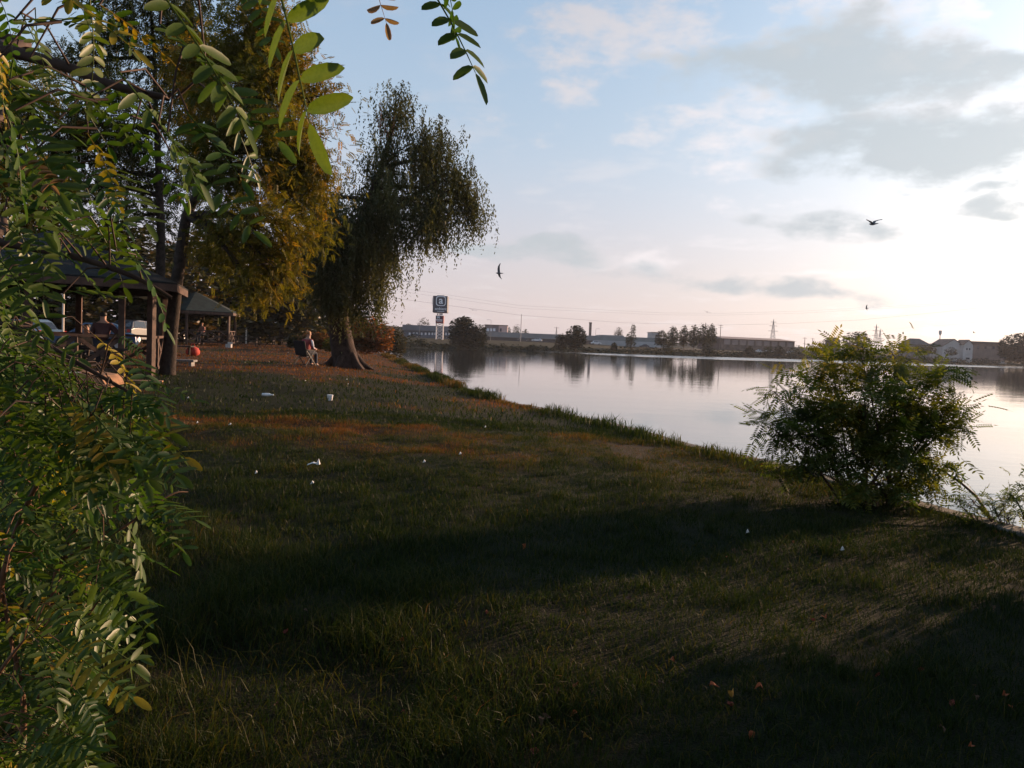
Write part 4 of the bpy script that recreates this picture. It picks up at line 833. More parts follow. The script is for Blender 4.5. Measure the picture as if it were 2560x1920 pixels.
def person(loc, rz, label, J, shirt, trousers, hair, stripe=None, group=None):
    """J: dict of joint positions (metres, facing +y)"""
    r = thing('person', label, 'person', loc, rz, group); V = lambda k: Vector(J[k])
    names = ['pelvis', 'waist', 'chest', 'neck', 'head', 'crown', 'shl', 'ell', 'wrl', 'hal', 'shr', 'elr', 'wrr', 'har', 'hil', 'knl', 'anl', 'tol', 'hir', 'knr', 'anr', 'tor']
    ed = [(0, 1), (1, 2), (2, 3), (3, 4), (4, 5), (2, 6), (6, 7), (7, 8), (8, 9), (2, 10), (10, 11), (11, 12), (12, 13), (0, 14), (14, 15), (15, 16), (16, 17), (0, 18), (18, 19), (19, 20), (20, 21)]
    rad = [.13, .12, .14, .055, .095, .075, .065, .045, .032, .03, .065, .045, .032, .03, .095, .065, .042, .035, .095, .065, .042, .035]
    skin_mesh('body', [V(k) for k in names], ed, rad, skin_c, r)
    up = [0, 1, 2, 6, 7, 8, 10, 11, 12]; mp_ = {k: i for i, k in enumerate(up)}
    skin_mesh('shirt', [V(names[k]) for k in up], [(mp_[a], mp_[c]) for a, c in ed if a in mp_ and c in mp_], [.185, .165, .175, .09, .066, .05, .09, .066, .05], shirt, r)
    lo = [0, 14, 15, 16, 18, 19, 20]; mp_ = {k: i for i, k in enumerate(lo)}
    skin_mesh('trousers', [V(names[k]) for k in lo], [(mp_[a], mp_[c]) for a, c in ed if a in mp_ and c in mp_], [.15, .115, .08, .06, .115, .08, .06], trousers, r)
    hd, cr = V('head'), V('crown'); back = Vector((0, -.035, 0))
    skin_mesh('hair', [hd + back + Vector((0, -.01, -.02)), hd + back * 1.2 + Vector((0, 0, .06)), cr + back + Vector((0, 0, .01))], [(0, 1), (1, 2)], [.085, .108, .075], hair, r, 0, 2)
    for s in (-1, 1):
        a = V('anl' if s < 0 else 'anr'); tq = V('tol' if s < 0 else 'tor'); skin_mesh('shoe', [a + Vector((0, -.03, -.03)), tq], [(0, 1)], [.05, .045], mat('dark_shoe', (.03, .03, .03), .7), r, 0, 1)
        MB().lathe((0, 0, 0), [(.004, -.012), (.012, 0), (.004, .012)], 6).build('eye', mat('eye_dark', (.02, .015, .012), .3), r, hd + Vector((s * .034, .092, .02)))
    MB().lathe((0, 0, 0), [(.018, -.02), (.012, .01), (.004, .03)], 6).build('nose', skin_c, r, hd + Vector((0, .1, -.01)))
    return r
def seated(seat=.47, lean=0.0):
    s = seat + .09
    return dict(pelvis=(0, 0, s), waist=(0, .02 + lean * .3, s + .20), chest=(0, .04 + lean * .8, s + .42), neck=(0, .05 + lean, s + .58), head=(0, .08 + lean, s + .70), crown=(0, .07 + lean, s + .82), shl=(-.19, .03 + lean * .9, s + .46), ell=(-.27, .08 + lean * .8, s + .20), wrl=(-.20, .30 + lean * .5, s + .12), hal=(-.15, .37 + lean * .5, s + .12), shr=(.19, .03 + lean * .9, s + .46), elr=(.27, .08 + lean * .8, s + .20), wrr=(.20, .30 + lean * .5, s + .12), har=(.15, .37 + lean * .5, s + .12), hil=(-.10, .04, s - .02), knl=(-.13, .46, s - .01), anl=(-.13, .50, .08), tol=(-.13, .64, .04), hir=(.10, .04, s - .02), knr=(.13, .46, s - .01), anr=(.13, .50, .08), tor=(.13, .64, .04))
def standing():
    return dict(pelvis=(0, 0, .95), waist=(0, .01, 1.13), chest=(0, 0, 1.33), neck=(0, 0, 1.48), head=(0, .03, 1.59), crown=(0, .02, 1.71), shl=(-.20, 0, 1.40), ell=(-.27, -.02, 1.12), wrl=(-.26, .08, .88), hal=(-.25, .11, .80), shr=(.20, 0, 1.40), elr=(.27, -.02, 1.12), wrr=(.26, .08, .88), har=(.25, .11, .80), hil=(-.10, 0, .90), knl=(-.11, .03, .50), anl=(-.12, 0, .09), tol=(-.13, .15, .04), hir=(.10, 0, .90), knr=(.11, .03, .50), anr=(.12, 0, .09), tor=(.13, .15, .04))
red_j = mat('red_white_jacket', (.22, .035, .035), .8, .3, 9); white_j = mat('white_sleeve', (.55, .52, .52), .8, .1, 9); jeans = mat('dark_jeans', (.03, .035, .05), .85, .2, 9); black_c = mat('black_cloth', (.014, .014, .016), .85, .2, 9)
# folding chair with seated person near the willow
cp = on_ground(762, 916); crz = R(-28)
ch = thing('camp_chair', 'dark folding camp chair on the lawn near the willow', 'chair', cp, crz)
blk = mat('chair_tube', (.018, .018, .02), .5, .1, 5); canvas = mat('chair_canvas', (.022, .020, .022), .85, .2, 12, .2)
for sx in (-1, 1):
    MB().tube([(sx * .30, -.30, .02), (sx * .27, .22, .60)], .016, 6).build('leg', blk, ch); MB().tube([(sx * .30, .30, .02), (sx * .27, -.24, .62)], .016, 6).build('leg', blk, ch)
    MB().tube([(sx * .27, -.20, .44), (sx * .28, -.36, .98)], .015, 6).build('back_tube', blk, ch); MB().box((sx * .30, 0, .63), (.06, .52, .03)).build('armrest', blk, ch, bevel=.01)
MB().box((0, 0, .44), (.54, .46, .035)).build('seat', canvas, ch, bevel=.01); MB().bar((0, -.235, .46), (0, -.36, .97), .54, .025, (0, 1, .2)).build('backrest', canvas, ch)
MB().tube([(-.29, -.26, .06), (.29, -.26, .06)], .012, 5).build('stretcher', blk, ch); MB().tube([(-.29, .26, .06), (.29, .26, .06)], .012, 5).build('stretcher', blk, ch)
J = seated(.44, .10); J.update(wrr=(.30, .26, .66), har=(.30, .34, .68), elr=(.33, .04, .72), head=(.03, .17, 1.25), crown=(.03, .15, 1.37))
sp = person(cp, crz, 'seated person with fair hair in red and white jacket on camp chair', J, red_j, jeans, hair_b)
skin_mesh('sleeve_stripe', [(.20, .10, 1.03), (.30, .08, .88), (.34, .05, .72), (.31, .22, .68)], [(0, 1), (1, 2), (2, 3)], [.05, .06, .055, .05], white_j, sp, 1, 1)
skin_mesh('hair_bun', [(.03, .06, 1.36), (.03, .03, 1.42)], [(0, 1)], [.04, .05], hair_b, sp, 0, 1)
# people in the near pavilion: sitting on its rail, backs to the camera
rail = nb_ + Vector((math.cos(R(-73)) * 3.0, math.sin(R(-73)) * 3.0, 0)); rail2 = nb_ + Vector((math.cos(R(-13)) * 3.0, math.sin(R(-13)) * 3.0, 0))
def on_rail(f): return rail.lerp(rail2, f)
pa = on_rail(.52) + Vector((0, .35, 0)); J = seated(.80, .16); J.update(anl=(-.13, .42, .34), tol=(-.13, .55, .30), anr=(.13, .42, .34), tor=(.13, .55, .30), elr=(.36, .10, 1.16), wrr=(.40, .28, .94), har=(.38, .36, .92))
person(pa, R(20), 'person in dark top with reddish sleeve sitting behind the pavilion rail', J, mat('maroon_cloth', (.07, .028, .026), .85, .2, 9), jeans, hair_d)
stl = thing('bar_bench', 'dark bench behind the pavilion rail', 'bench', pa, R(20)); MB().box((0, 0, .74), (1.3, .34, .06)).build('seat', dkwood, stl); [MB().bar((x, 0, 0), (x, 0, .72), .3, .06, (1, 0, 0)).build('leg', dkwood, stl) for x in (-.5, .5)]
bz = thing('wooden_stool', 'small dark stool under a person inside the near pavilion', 'stool', nb_ + Vector((-.35, -1.3, 0))); MB().box((0, 0, .72), (.4, .4, .06)).build('seat', dkwood, bz)
for x in (-.15, .15):
    for y in (-.15, .15): MB().bar((x, y, 0), (x, y, .7), .05, .05, (1, 0, 0)).build('leg', dkwood, bz)
J = seated(.75, .1); J.update(anl=(-.13, .46, .30), tol=(-.13, .6, .26), anr=(.13, .46, .30), tor=(.13, .6, .26), head=(.06, .2, 1.52), crown=(.06, .18, 1.64))
person(nb_ + Vector((-.35, -1.3, 0)), R(-60), 'person in black with pale face sitting inside the near pavilion', J, black_c, jeans, hair_d)
person(nb_ + Vector((.2, 1.45, 0)), R(170), 'person in light shirt seated behind the pavilion table', seated(.47, .1), mat('tan_shirt', (.30, .20, .12), .85, .2, 9), jeans, hair_d)
# far people
g_ = on_ground(676, 861); person(g_, R(150), 'standing person in dark clothes far out on the lawn', standing(), black_c, jeans, hair_d)
cap = thing('sun_canopy', 'small white canopy behind the standing person', 'canopy', stand(684, g_.y + 6)); MB().lathe((0, 0, 2.05), [(1.0, 0), (.9, .16), (.1, .3)], 8).build('canopy_top', white, cap); MB().tube([(0, 0, -.1), (0, 0, 2.1)], .04, 6).build('pole', greyw, cap)
p2_ = fb_ + Vector((.7, -.3, 0)); J = seated(.75, .05); person(p2_, R(160), 'person with fair hair sitting in the far pavilion', J, mat('pink_top', (.4, .2, .17), .85, .1, 9), jeans, hair_b)
MB()
st2 = thing('wooden_stool', 'dark stool in the far pavilion', 'stool', p2_); MB().box((0, 0, .73), (.4, .4, .06)).build('seat', dkwood, st2); MB().lathe((0, 0, 0), [(.2, 0), (.06, .1), (.06, .7)], 8).build('pedestal', dkwood, st2)
# ------------------------------------------------------------------ shore bushes and foreground locust
def sec_leaf(pairs, seed, ll=.285, lw=.043, fold=.3, curl=.15):
    """one compound leaf, unit length along +y: stalk plus folded oblong leaflets in opposite pairs"""
    rs = random.Random(seed); mb = MB(); ax = [Vector((.03 * math.sin(3 * t + seed), t, -curl * t * t)) for t in [i / 6 for i in range(7)]]
    mb.tube(ax, [.010, .009, .008, .007, .006, .005, .003], 3, False)
    def lf(b, d, L, wd):
        d = d.normalized(); s = d.cross(Vector((0, 0, 1))).normalized(); n_ = s.cross(d); st = [(0, .0), (.12, .62), (.38, 1.0), (.68, .95), (.9, .62), (1, .08)]; vs = []
        tw = rs.uniform(-.35, .35); s = s * math.cos(tw) + n_ * math.sin(tw); n_ = s.cross(d); bw_ = rs.uniform(-.10, .04)
        for t, w in st:
            c = b + d * (L * t) + n_ * (bw_ * L * t * t); e = n_ * (fold * wd * w * .5); vs += [c - s * wd * w * .5 + e, c, c + s * wd * w * .5 + e]
        mb.add(vs, [f for i in range(len(st) - 1) for f in ((i * 3, i * 3 + 1, i * 3 + 4, i * 3 + 3), (i * 3 + 1, i * 3 + 2, i * 3 + 5, i * 3 + 4))])
    for i in range(pairs):
        y = .2 + .74 * i / (pairs - 1) ; b = Vector((.03 * math.sin(3 * y + seed), y, -curl * y * y)); k = 1 - .25 * abs(i / (pairs - 1) - .45)
        for sg in (-1, 1):
            if rs.random() < .06: continue
            lf(b, Vector((sg, rs.uniform(.15, .5), rs.uniform(-.35, .1))), ll * k * rs.uniform(.85, 1.1), lw * 2 * k * rs.uniform(.85, 1.1))
    lf(ax[-1], Vector((0, 1, -.3)), ll * .9, lw * 1.9)
    me = bpy.data.meshes.new('leaf'); me.from_pydata(mb.v, [], mb.f); me.polygons.foreach_set('use_smooth', np.ones(len(me.polygons), bool)); me.update(); return me
def fgmat(name, c1, c2, trans=.38, gloss=.025):
    """leaf with a paler midrib side and blotchy ageing, colour shifted a little from leaf to leaf"""
    mt = bpy.data.materials.new(name); mt.use_nodes = True; t = NT(mt.node_tree); t.n.remove(t.n['Principled BSDF'])
    oi = t.new('ShaderNodeObjectInfo'); tcn = t.new('ShaderNodeTexCoord'); n = t.noise(tcn.outputs['Object'], 9, 3, .6); n2 = t.noise(tcn.outputs['Object'], 60, 2, .6)
    f = t.math('ADD', t.math('MULTIPLY', oi.outputs['Random'], .75), t.math('MULTIPLY', t.math('SUBTRACT', n.outputs['Fac'], .45), 1.1), clamp=True)
    col = t.mix(f, rgb(*c1), rgb(*c2)); col = t.mix(t.ss(n2.outputs['Fac'], .35, .7, 0, .35), col, t.mix(1.0, col, rgb(.55, .6, .5), 'MULTIPLY'))
    d = t.new('ShaderNodeBsdfDiffuse'); t.put(d.inputs[0], col); tr = t.new('ShaderNodeBsdfTranslucent'); t.put(tr.inputs[0], t.mix(1.0, col, rgb(1.25, 1.35, .6), 'MULTIPLY'))
    m1 = t.new('ShaderNodeMixShader'); m1.inputs[0].default_value = trans; t.l.new(d.outputs[0], m1.inputs[1]); t.l.new(tr.outputs[0], m1.inputs[2])
    g = t.new('ShaderNodeBsdfGlossy'); g.inputs['Roughness'].default_value = .42; m2 = t.new('ShaderNodeMixShader'); 
    m2.inputs[0].default_value = gloss; t.l.new(m1.outputs[0], m2.inputs[1]); t.l.new(g.outputs[0], m2.inputs[2]); t.l.new(m2.outputs[0], t.n['Material Output'].inputs[0]); return mt
fg_green = fgmat('locust_leaf_green', (.034, .080, .012), (.095, .125, .018)); fg_yel_sun = fgmat('locust_leaf_yellow_sunlit', (.22, .18, .015), (.34, .20, .02)); fg_brown = fgmat('locust_leaf_dry', (.20, .11, .06), (.30, .17, .10), .3)  # yellow covers yellowed leaves and sunlit ones, sunlight put into the colour
bush_green = fgmat('bush_leaf', (.038, .075, .012), (.16, .15, .016), .5)
twigm = mat('twig', (.055, .032, .022), .8, .3, 30); stemg = mat('young_stem', (.12, .06, .03), .7, .3, 20)
LEAFS = {m_.name: [] for m_ in (fg_green, fg_yel_sun, fg_brown, bush_green)}
for m_ in (fg_green, fg_yel_sun, fg_brown, bush_green):
    for k in range(3 if m_ is not fg_green else 8):
        me = sec_leaf([6, 7, 8, 6, 7, 6, 8, 7][k] if m_ is not fg_brown else 5, k * 3 + 1, curl=[.1, .25, .4, .15, .3, .05, .2, .35][k], fold=[.3, .5, .2, .6, .3, .4, .25, .5][k] if m_ is not fg_brown else 1.6); me.materials.append(m_); LEAFS[m_.name].append(me)
def leaf_obj(root, p, d, up, L, m_, k=None):
    """hang one leaf at p (world) along d with its face towards up"""
    d = Vector(d).normalized(); up = Vector(up); x = d.cross(up).normalized(); z = x.cross(d); lst = LEAFS[m_.name]; me = lst[random.randrange(len(lst)) if k is None else k % len(lst)]
    o = bpy.data.objects.new('leaf', me); COL.objects.link(o); o.parent = root; M = Matrix.Identity(4); rl = root.location
    for i in range(3): M[i][0] = x[i] * L; M[i][1] = d[i] * L; M[i][2] = z[i] * L; M[i][3] = p[i] - rl[i]
    o.matrix_basis = M; return o
def P3(x, y, D): return at(x, y, D)
def branch(mb, root, pts, r0, r1, n=6):
    """branch through pixel/depth points; returns world polyline"""
    P = [p if isinstance(p, Vector) else P3(*p) for p in pts]; out = []
    for i in range(len(P) - 1):
        a0, a, b, b1 = P[max(i - 1, 0)], P[i], P[i + 1], P[min(i + 2, len(P) - 1)]
        for k in range(5):
            t = k / 5; out.append(.5 * ((2 * a) + (b - a0) * t + (2 * a0 - 5 * a + 4 * b - b1) * t * t + (3 * a - a0 - 3 * b + b1) * t ** 3))
    out.append(P[-1]); m_ = len(out) - 1; mb.tube([q - root.location for q in out], [r0 + (r1 - r0) * i / m_ for i in range(m_ + 1)], n, False); return out
# the overhanging locust: trunk left of the camera, boughs reaching into view
tb_ = Vector((-2.5, .35, gz(-2.5, .35))); fg = thing('overhanging_locust', 'close locust boughs with large green leaves reaching in from the left', 'tree', tb_)
mb = MB(); T0 = [tb_ + Vector(v) for v in ((0, 0, -.2), (.05, 0, .8), (.12, -.05, 1.8), (.2, -.15, 3.0), (.3, -.4, 4.4), (.4, -.8, 6.0))]
mb.tube([q - tb_ for q in T0], [.17, .14, .125, .11, .08, .04], 10, False)
B = [branch(mb, fg, [T0[2] + Vector((0, 0, .2)), (-260, 40, 1.32), (0, 120, 1.25), (150, 162, 1.2), (290, 215, 1.15), (420, 245, 1.1)], .013, .004), branch(mb, fg, [T0[3], (-260, -420, 1.25), (150, -190, 1.05), (420, -130, .98), (650, -175, .92), (1030, -110, .86), (1130, -90, .84)], .012, .003), branch(mb, fg, [T0[1] + Vector((0, 0, .6)), (-300, 540, 1.5), (0, 605, 1.5), (180, 640, 1.45), (330, 690, 1.4), (430, 745, 1.4)], .011, .003), branch(mb, fg, [T0[1] + Vector((0, 0, .3)), (-320, 740, 1.7), (0, 805, 1.62), (180, 900, 1.55), (330, 985, 1.55)], .010, .003), branch(mb, fg, [T0[1] + Vector((0, 0, .45)), (-320, 320, 1.3), (-60, 330, 1.2), (40, 390, 1.15)], .010, .003)]
NODES = [q for b_ in B for q in b_[3:]]
def put_leaf(root, x0, y0, x1, y1, D0, D1=None, m_=fg_green, face=None, tw=twigm, nodes=None, k=None, mbx=None):
    D1 = D1 or D0 * random.uniform(.94, 1.08); a, c = P3(x0, y0, D0), P3(x1, y1, D1); up = face or (_Uv * .8 - _F * random.uniform(-.2, .9) + _Rv * random.uniform(-.4, .5))
    leaf_obj(root, a, c - a, up, (c - a).length, m_, k)
    nd = min(nodes, key=lambda q: (q - a).length); nd = a + (nd - a) * min(1, .10 / max(.001, (nd - a).length)); mid = (nd + a) / 2 + Vector((0, 0, .02)); mbx.tube([nd - root.location, mid - root.location, a - root.location], [.0018, .0015, .0012], 4, False)
ex = [(655,-170,752,300,.76),(925,-130,955,60,.80,'b'),(1040,-80,1200,170,.82),(1085,-110,1190,60,.80),(370,-60,615,280,.92),(300,180,520,440,1.0),(515,165,690,335,1.0),(-30,180,125,460,.82),(-20,-30,75,120,1.1),(50,30,120,170,1.1),(90,-60,340,100,.62,'y'),(540,240,660,420,1.02),(470,280,610,430,1.05),(230,240,335,345,1.05),(115,330,195,490,1.05),(400,60,560,180,.98),(-30,420,110,560,1.0),(200,420,330,540,1.2),(330,330,460,480,1.1),(-40,60,60,260,.95,'y'),(20,200,150,330,1.0),(600,-90,700,60,.9),(150,-90,260,60,.9),
      (157,735,285,700,1.35),(320,632,470,770,1.35),(-20,640,95,750,1.4),(40,815,195,880,1.45),(60,920,185,935,1.45),(290,835,355,875,1.5),(20,870,155,915,1.4),(262,982,436,1005,1.5),(320,955,480,952,1.55),(180,1005,335,1060,1.5),(235,1030,335,1140,1.5),(325,1085,445,1160,1.6),(-20,1060,115,1125,1.3),(120,610,260,690,1.4),(0,560,140,650,1.3),(270,560,380,650,1.4),(-30,740,70,840,1.4),(-30,950,90,1030,1.4),(300,880,420,960,1.55)]
for e in ex:
    m_ = {'b': fg_brown, 'y': fg_yel_sun}.get(e[5] if len(e) > 5 else '', fg_green); put_leaf(fg, *e[:5], m_=m_, nodes=NODES, mbx=mb)
rs = random.Random(11)
fill = [(26, (-60, 440), (-60, 400), (.9, 1.4), (150, 260)), (16, (-60, 260), (380, 600), (1.3, 1.9), (110, 180)), (16, (-90, 40), (580, 850), (1.4, 1.9), (110, 170)), (75, (-90, 240), (830, 1140), (1.5, 2.2), (100, 180)), (34, (160, 340), (930, 1120), (1.6, 2.1), (110, 170))]
for cnt, xr, yr, dr, lr in fill:
    for i in range(cnt):
        x, y, D, L = rs.uniform(*xr), rs.uniform(*yr), rs.uniform(*dr), rs.uniform(*lr)
        if x > 110 and 840 < y < 945: continue
        a = R(rs.gauss(40, 26)); put_leaf(fg, x, y, x + L * math.cos(a), y + L * math.sin(a), D, m_=fg_yel_sun if rs.random() < .06 else fg_green, nodes=NODES, mbx=mb)
leaf_o = put_leaf(fg, 60, 400, 120, 455, .95, m_=fg_brown, nodes=NODES, mbx=mb)
mb.build('bough', twigm, fg, smooth=True)
# its crown overhead, out of view, which shades the foreground
n = 9500; lob = [((-3.5, 4.2, 6.6), 1.9), ((-1.0, 3.2, 7.0), 2.0), ((1.6, 1.6, 6.8), 2.2), ((3.2, -.6, 6.2), 2.2), ((4.2, 2.2, 7.6), 1.8), ((-.8, -1.4, 5.4), 2.4), ((.9, -2.6, 5.2), 2.4), ((-3.2, -1.0, 5.0), 2.2), ((-3.2, 1.6, 5.9), 1.6), ((2.2, -3.8, 4.6), 1.8), ((-1.2, -3.8, 4.2), 2.2), ((.6, .3, 5.6), 1.7)]
P = np.concatenate([np.array(c) + in_ball(n // len(lob), .3) * r for c, r in lob]); n = len(P)
V, Fc, tn = scatter(LOC_V, LOC_F, P - np.array(tb_), frames(rdirs(n) + np.array([0, 0, -.4])), RNG.uniform(.2, .3, n), np.clip(RNG.normal(.3, .15, n), 0, 1))
o_ = link('crown', np_mesh('crown', V, Fc, tn), dark_leaf, fg); o_['kind'] = 'stuff'
# locust suckers rising at the left edge of the lawn
sb = P3(60, 1960, 2.75); sb.z = gz(sb.x, sb.y); sap = thing('locust_sapling', 'bushy locust suckers with feathery leaves at the lawn edge', 'shrub', sb)
mb = MB(); g0 = lambda x, y, D: (lambda q: Vector((q.x, q.y, gz(q.x, q.y) - .05)))(P3(x, y, D))
ST = [branch(mb, sap, [g0(60, 1960, 2.75), (120, 1600, 2.7), (150, 1400, 2.6), (235, 1260, 2.55), (335, 1140, 2.5)], .014, .003), branch(mb, sap, [g0(-60, 1960, 2.6), (-20, 1600, 2.4), (40, 1330, 2.3), (130, 1150, 2.2), (210, 1060, 2.2)], .013, .003), branch(mb, sap, [g0(150, 1980, 2.9), (190, 1800, 2.8), (170, 1640, 2.75), (260, 1480, 2.7)], .010, .003), branch(mb, sap, [g0(20, 1990, 2.5), (60, 1800, 2.45), (20, 1560, 2.4), (-20, 1300, 2.3)], .012, .003), branch(mb, sap, [g0(-120, 1990, 2.3), (-60, 1800, 2.2), (0, 1680, 2.2), (60, 1600, 2.2)], .010, .003), branch(mb, sap, [P3(150, 1400, 2.6), (290, 1330, 2.6), (420, 1240, 2.7), (470, 1230, 2.75)], .006, .002)]
NS = [q for b_ in ST for q in b_[4:]]
exs = [(270,1240,450,1310,2.6),(145,1290,295,1345,2.5),(330,1230,490,1255,2.75),(200,1430,300,1440,2.6),(120,1530,330,1600,2.6),(60,1620,190,1640,2.3),(90,1640,195,1720,2.5),(0,1280,120,1340,2.2),(300,1290,425,1420,2.6),(100,1210,170,1250,2.3),(230,1150,300,1240,2.3),(60,1740,240,1780,2.5),(0,1760,110,1850,2.3),(0,1400,110,1470,2.3),(380,1240,455,1345,2.7),(340,1180,400,1290,2.6),(170,1360,330,1400,2.6),(250,1480,330,1540,2.7),(30,1850,120,1915,2.3),(130,1790,230,1870,2.6)]
for e in exs: put_leaf(sap, *e, nodes=NS, mbx=mb)
for i in range(185):
    x, y = rs.uniform(-60, 330) * rs.uniform(.4, 1), rs.uniform(1080, 1900); D = rs.uniform(2.1, 3.0); L = rs.uniform(95, 180); a = R(rs.gauss(28, 38))
    if x + L * math.cos(a) > 470 - max(0, (y - 1350)) * .38: continue
    put_leaf(sap, x, y, x + L * math.cos(a), y + L * math.sin(a), D, m_=fg_yel_sun if rs.random() < .07 else fg_green, nodes=NS, mbx=mb)
mb.build('stems', stemg, sap, smooth=True)
# locust bushes on the shore
def shore_bush(label, base, lobes, D, n, seed, L=.23, stems=7, maxobj=300, name='shore_bush'):
    b = base; root = thing(name, label, 'bush', b); mb = MB(); rs_ = random.Random(seed); lob = px_lobes(lobes, D, b); C = []
    for i, (c, r) in enumerate(lob):
        st = bez(Vector((rs_.uniform(-.3, .3), rs_.uniform(-.15, .15), -.1)), c, (rs_.uniform(-.1, .1), 0, .25), 8); mb.tube(st, [.018 * (1 - .75 * k / 7) for k in range(8)], 5, False)
        for k in range(9):
            d = Vector((rs_.gauss(0, 1), rs_.gauss(0, 1), rs_.gauss(0, 1) + .2)).normalized(); tip = c + Vector((d.x * r[0], d.y * r[1], d.z * r[2])) * rs_.uniform(.7, 1.0); br = bez(st[rs_.randint(4, 7)], tip, (0, 0, .08), 6); mb.tube(br, [.006, .005, .004, .0035, .003, .002], 3, False)
            for q in br[2:]: C.append((q, tip - c, r[0] * r[2] + .03))
    mb.build('stems', twigm, root); w = np.array([c[2] for c in C]); w /= w.sum(); ci = RNG.choice(len(C), n, p=w); items = []
    for i in ci:
        q, o_, _ = C[i]; d = o_.normalized() * .6 + Vector((rs_.gauss(0, .6), rs_.gauss(0, .6), rs_.gauss(-.15, .35))); items.append((q + Vector((rs_.gauss(0, .07), rs_.gauss(0, .07), rs_.gauss(0, .06))), d, L * rs_.uniform(.7, 1.25), rs_.random()))
    items.sort(key=lambda it: it[0].y)
    for q, d, l, f in items[:maxobj]:
        o_ = leaf_obj(root, b + q, d, (rs_.gauss(0, .5), rs_.gauss(0, .5), 1), l, bush_green)
    rest = items[maxobj:]
    if rest:
        P = np.array([tuple(i[0]) for i in rest]); d = np.array([tuple(i[1]) for i in rest]); tv, tf = pinnate(7, .045, .28); V, Fc, tn = scatter(tv, tf, P, frames(d, RNG.normal(0, .5, len(P))), np.array([i[2] for i in rest]), np.clip(.25 + .9 * (fbm(P[:, 0] * 2 + 3, P[:, 2] * 2, 3) - .35) + RNG.normal(0, .12, len(P)), 0, 1))
        o_ = link('foliage', np_mesh('foliage', V, Fc, tn), leafmat('bush_foliage', [(0, (.014, .028, .006)), (.5, (.075, .095, .013)), (1, (.26, .19, .018))], .5, .015), root); o_['kind'] = 'stuff'
    return root
bb = on_ground(2170, 1258); DB = bb.y
shore_bush('large round locust bush on the lakeshore', bb, [(2080,915,60,38,.2),(2235,890,62,38,.2),(2150,880,40,30,0),(2000,1000,95,60,0),(2160,985,140,80,-.2),(2310,1000,100,80,.2),(2345,1065,75,70,.1),(1975,1105,85,60,-.1),(2110,1120,140,85,-.4),(2270,1130,110,85,-.2),(2200,1215,105,45,-.3),(1910,1060,38,36,0),(2360,925,36,16,.2),(2395,1065,36,36,.2),(2310,1200,62,50,.1),(2040,1185,100,40,-.2),(1940,985,26,30,.1),(2160,1060,150,90,.4)], DB, 2700, 3)
b2_ = Vector((5.62, 8.55, gz(5.62, 8.55)))
shore_bush('small sparse leafy bush at the wall right of the big bush', b2_, [(2480,1268,55,28,0),(2540,1250,50,34,.1),(2435,1258,40,18,.1),(2600,1240,80,50,0),(2520,1298,60,24,0),(2660,1210,90,80,0),(2400,1262,26,14,.1)], 8.7, 230, 4, .15, maxobj=230)
br_ = thing('bare_branch', 'bare branch leaning over the water right of the big bush', 'branch', P3(2345, 1170, DB)); MB().tube([Vector((0, 0, 0)), P3(2400, 1205, DB - .2) - br_.location, P3(2440, 1240, DB - .5) - br_.location, P3(2480, 1300, DB - .9) - br_.location], [.012, .014, .016, .018], 6).build('stem', twigm, br_)
MB().tube([P3(2400, 1205, DB - .2) - br_.location, P3(2425, 1196, DB - .2) - br_.location], [.006, .003], 5).build('twig', twigm, br_)
# trees on the shore right of the view: their shade falls over the lawn
def shade_tree(x, y, h, r, label, seed):
    b = Vector((x, y, gz(x, y))); lob = [(Vector((random.uniform(-.5, .5) * r, random.uniform(-.5, .5) * r, h * f)), (r * .7, r * .7, h * .22)) for f in (.3, .42, .55, .68, .8, .5, .62)]
    locust('shore_tree', label, b, [b - Vector((0, 0, .2)), b + Vector((.1, 0, h * .4)), b + Vector((0, .1, h * .85))], [.16, .11, .04], lob, 3000, dark_leaf, .34, seed, .06, 0, .4)
shade_tree(7.5, 7.9, 4.0, .9, 'slim shore tree between the leafy bush and the taller trees', 20); shade_tree(9.6, 6.4, 3.1, 1.6, 'shore tree beside the lake right of the leafy bush', 21); shade_tree(13.5, 3.5, 4.6, 2.0, 'taller shore tree farther along the lake', 22)
# ------------------------------------------------------------------ grass
grass_m = leafmat('grass_blades', [(0, (.008, .017, .004)), (.35, (.022, .034, .006)), (.65, (.058, .050, .010)), (1, (.14, .050, .016))], .34, .009, .45)
def blades(X, Y, h, w, tint, lean=.55):
    n = len(X); z = ground_z(X, Y) - .004; a = RNG.uniform(0, 2 * math.pi, n); dx, dy = np.cos(a), np.sin(a); b = RNG.uniform(0, 2 * math.pi, n); ln = RNG.uniform(.1, 1.0, n) * lean * h; lx, ly = np.cos(b) * ln, np.sin(b) * ln
    V = np.empty((n, 5, 3)); hw = w / 2
    V[:, 0] = np.stack([X - dx * hw, Y - dy * hw, z], 1); V[:, 1] = np.stack([X + dx * hw, Y + dy * hw, z], 1)
    V[:, 2] = np.stack([X + lx * .4 - dx * hw * .75, Y + ly * .4 - dy * hw * .75, z + h * .62], 1); V[:, 3] = np.stack([X + lx * .4 + dx * hw * .75, Y + ly * .4 + dy * hw * .75, z + h * .62], 1)
    V[:, 4] = np.stack([X + lx * 1.25, Y + ly * 1.25, z + h * RNG.uniform(.8, 1.0, n)], 1)
    i = (np.arange(n) * 5)[:, None]; F = np.concatenate([i + np.array([[0, 1, 3]]), i + np.array([[0, 3, 2]]), i + np.array([[2, 3, 4]])], 0); return V.reshape(-1, 3), F, np.repeat(tint, 5)
def polar(n, r0, r1, p, a=37):
    u = RNG.random(n); r = (r0 ** p + u * (r1 ** p - r0 ** p)) ** (1 / p) if p else r0 * (r1 / r0) ** u; th = np.radians(RNG.uniform(-a, a, n)); return r * np.sin(th), r * np.cos(th)
VV = []; FF = []; TT = []; off = 0
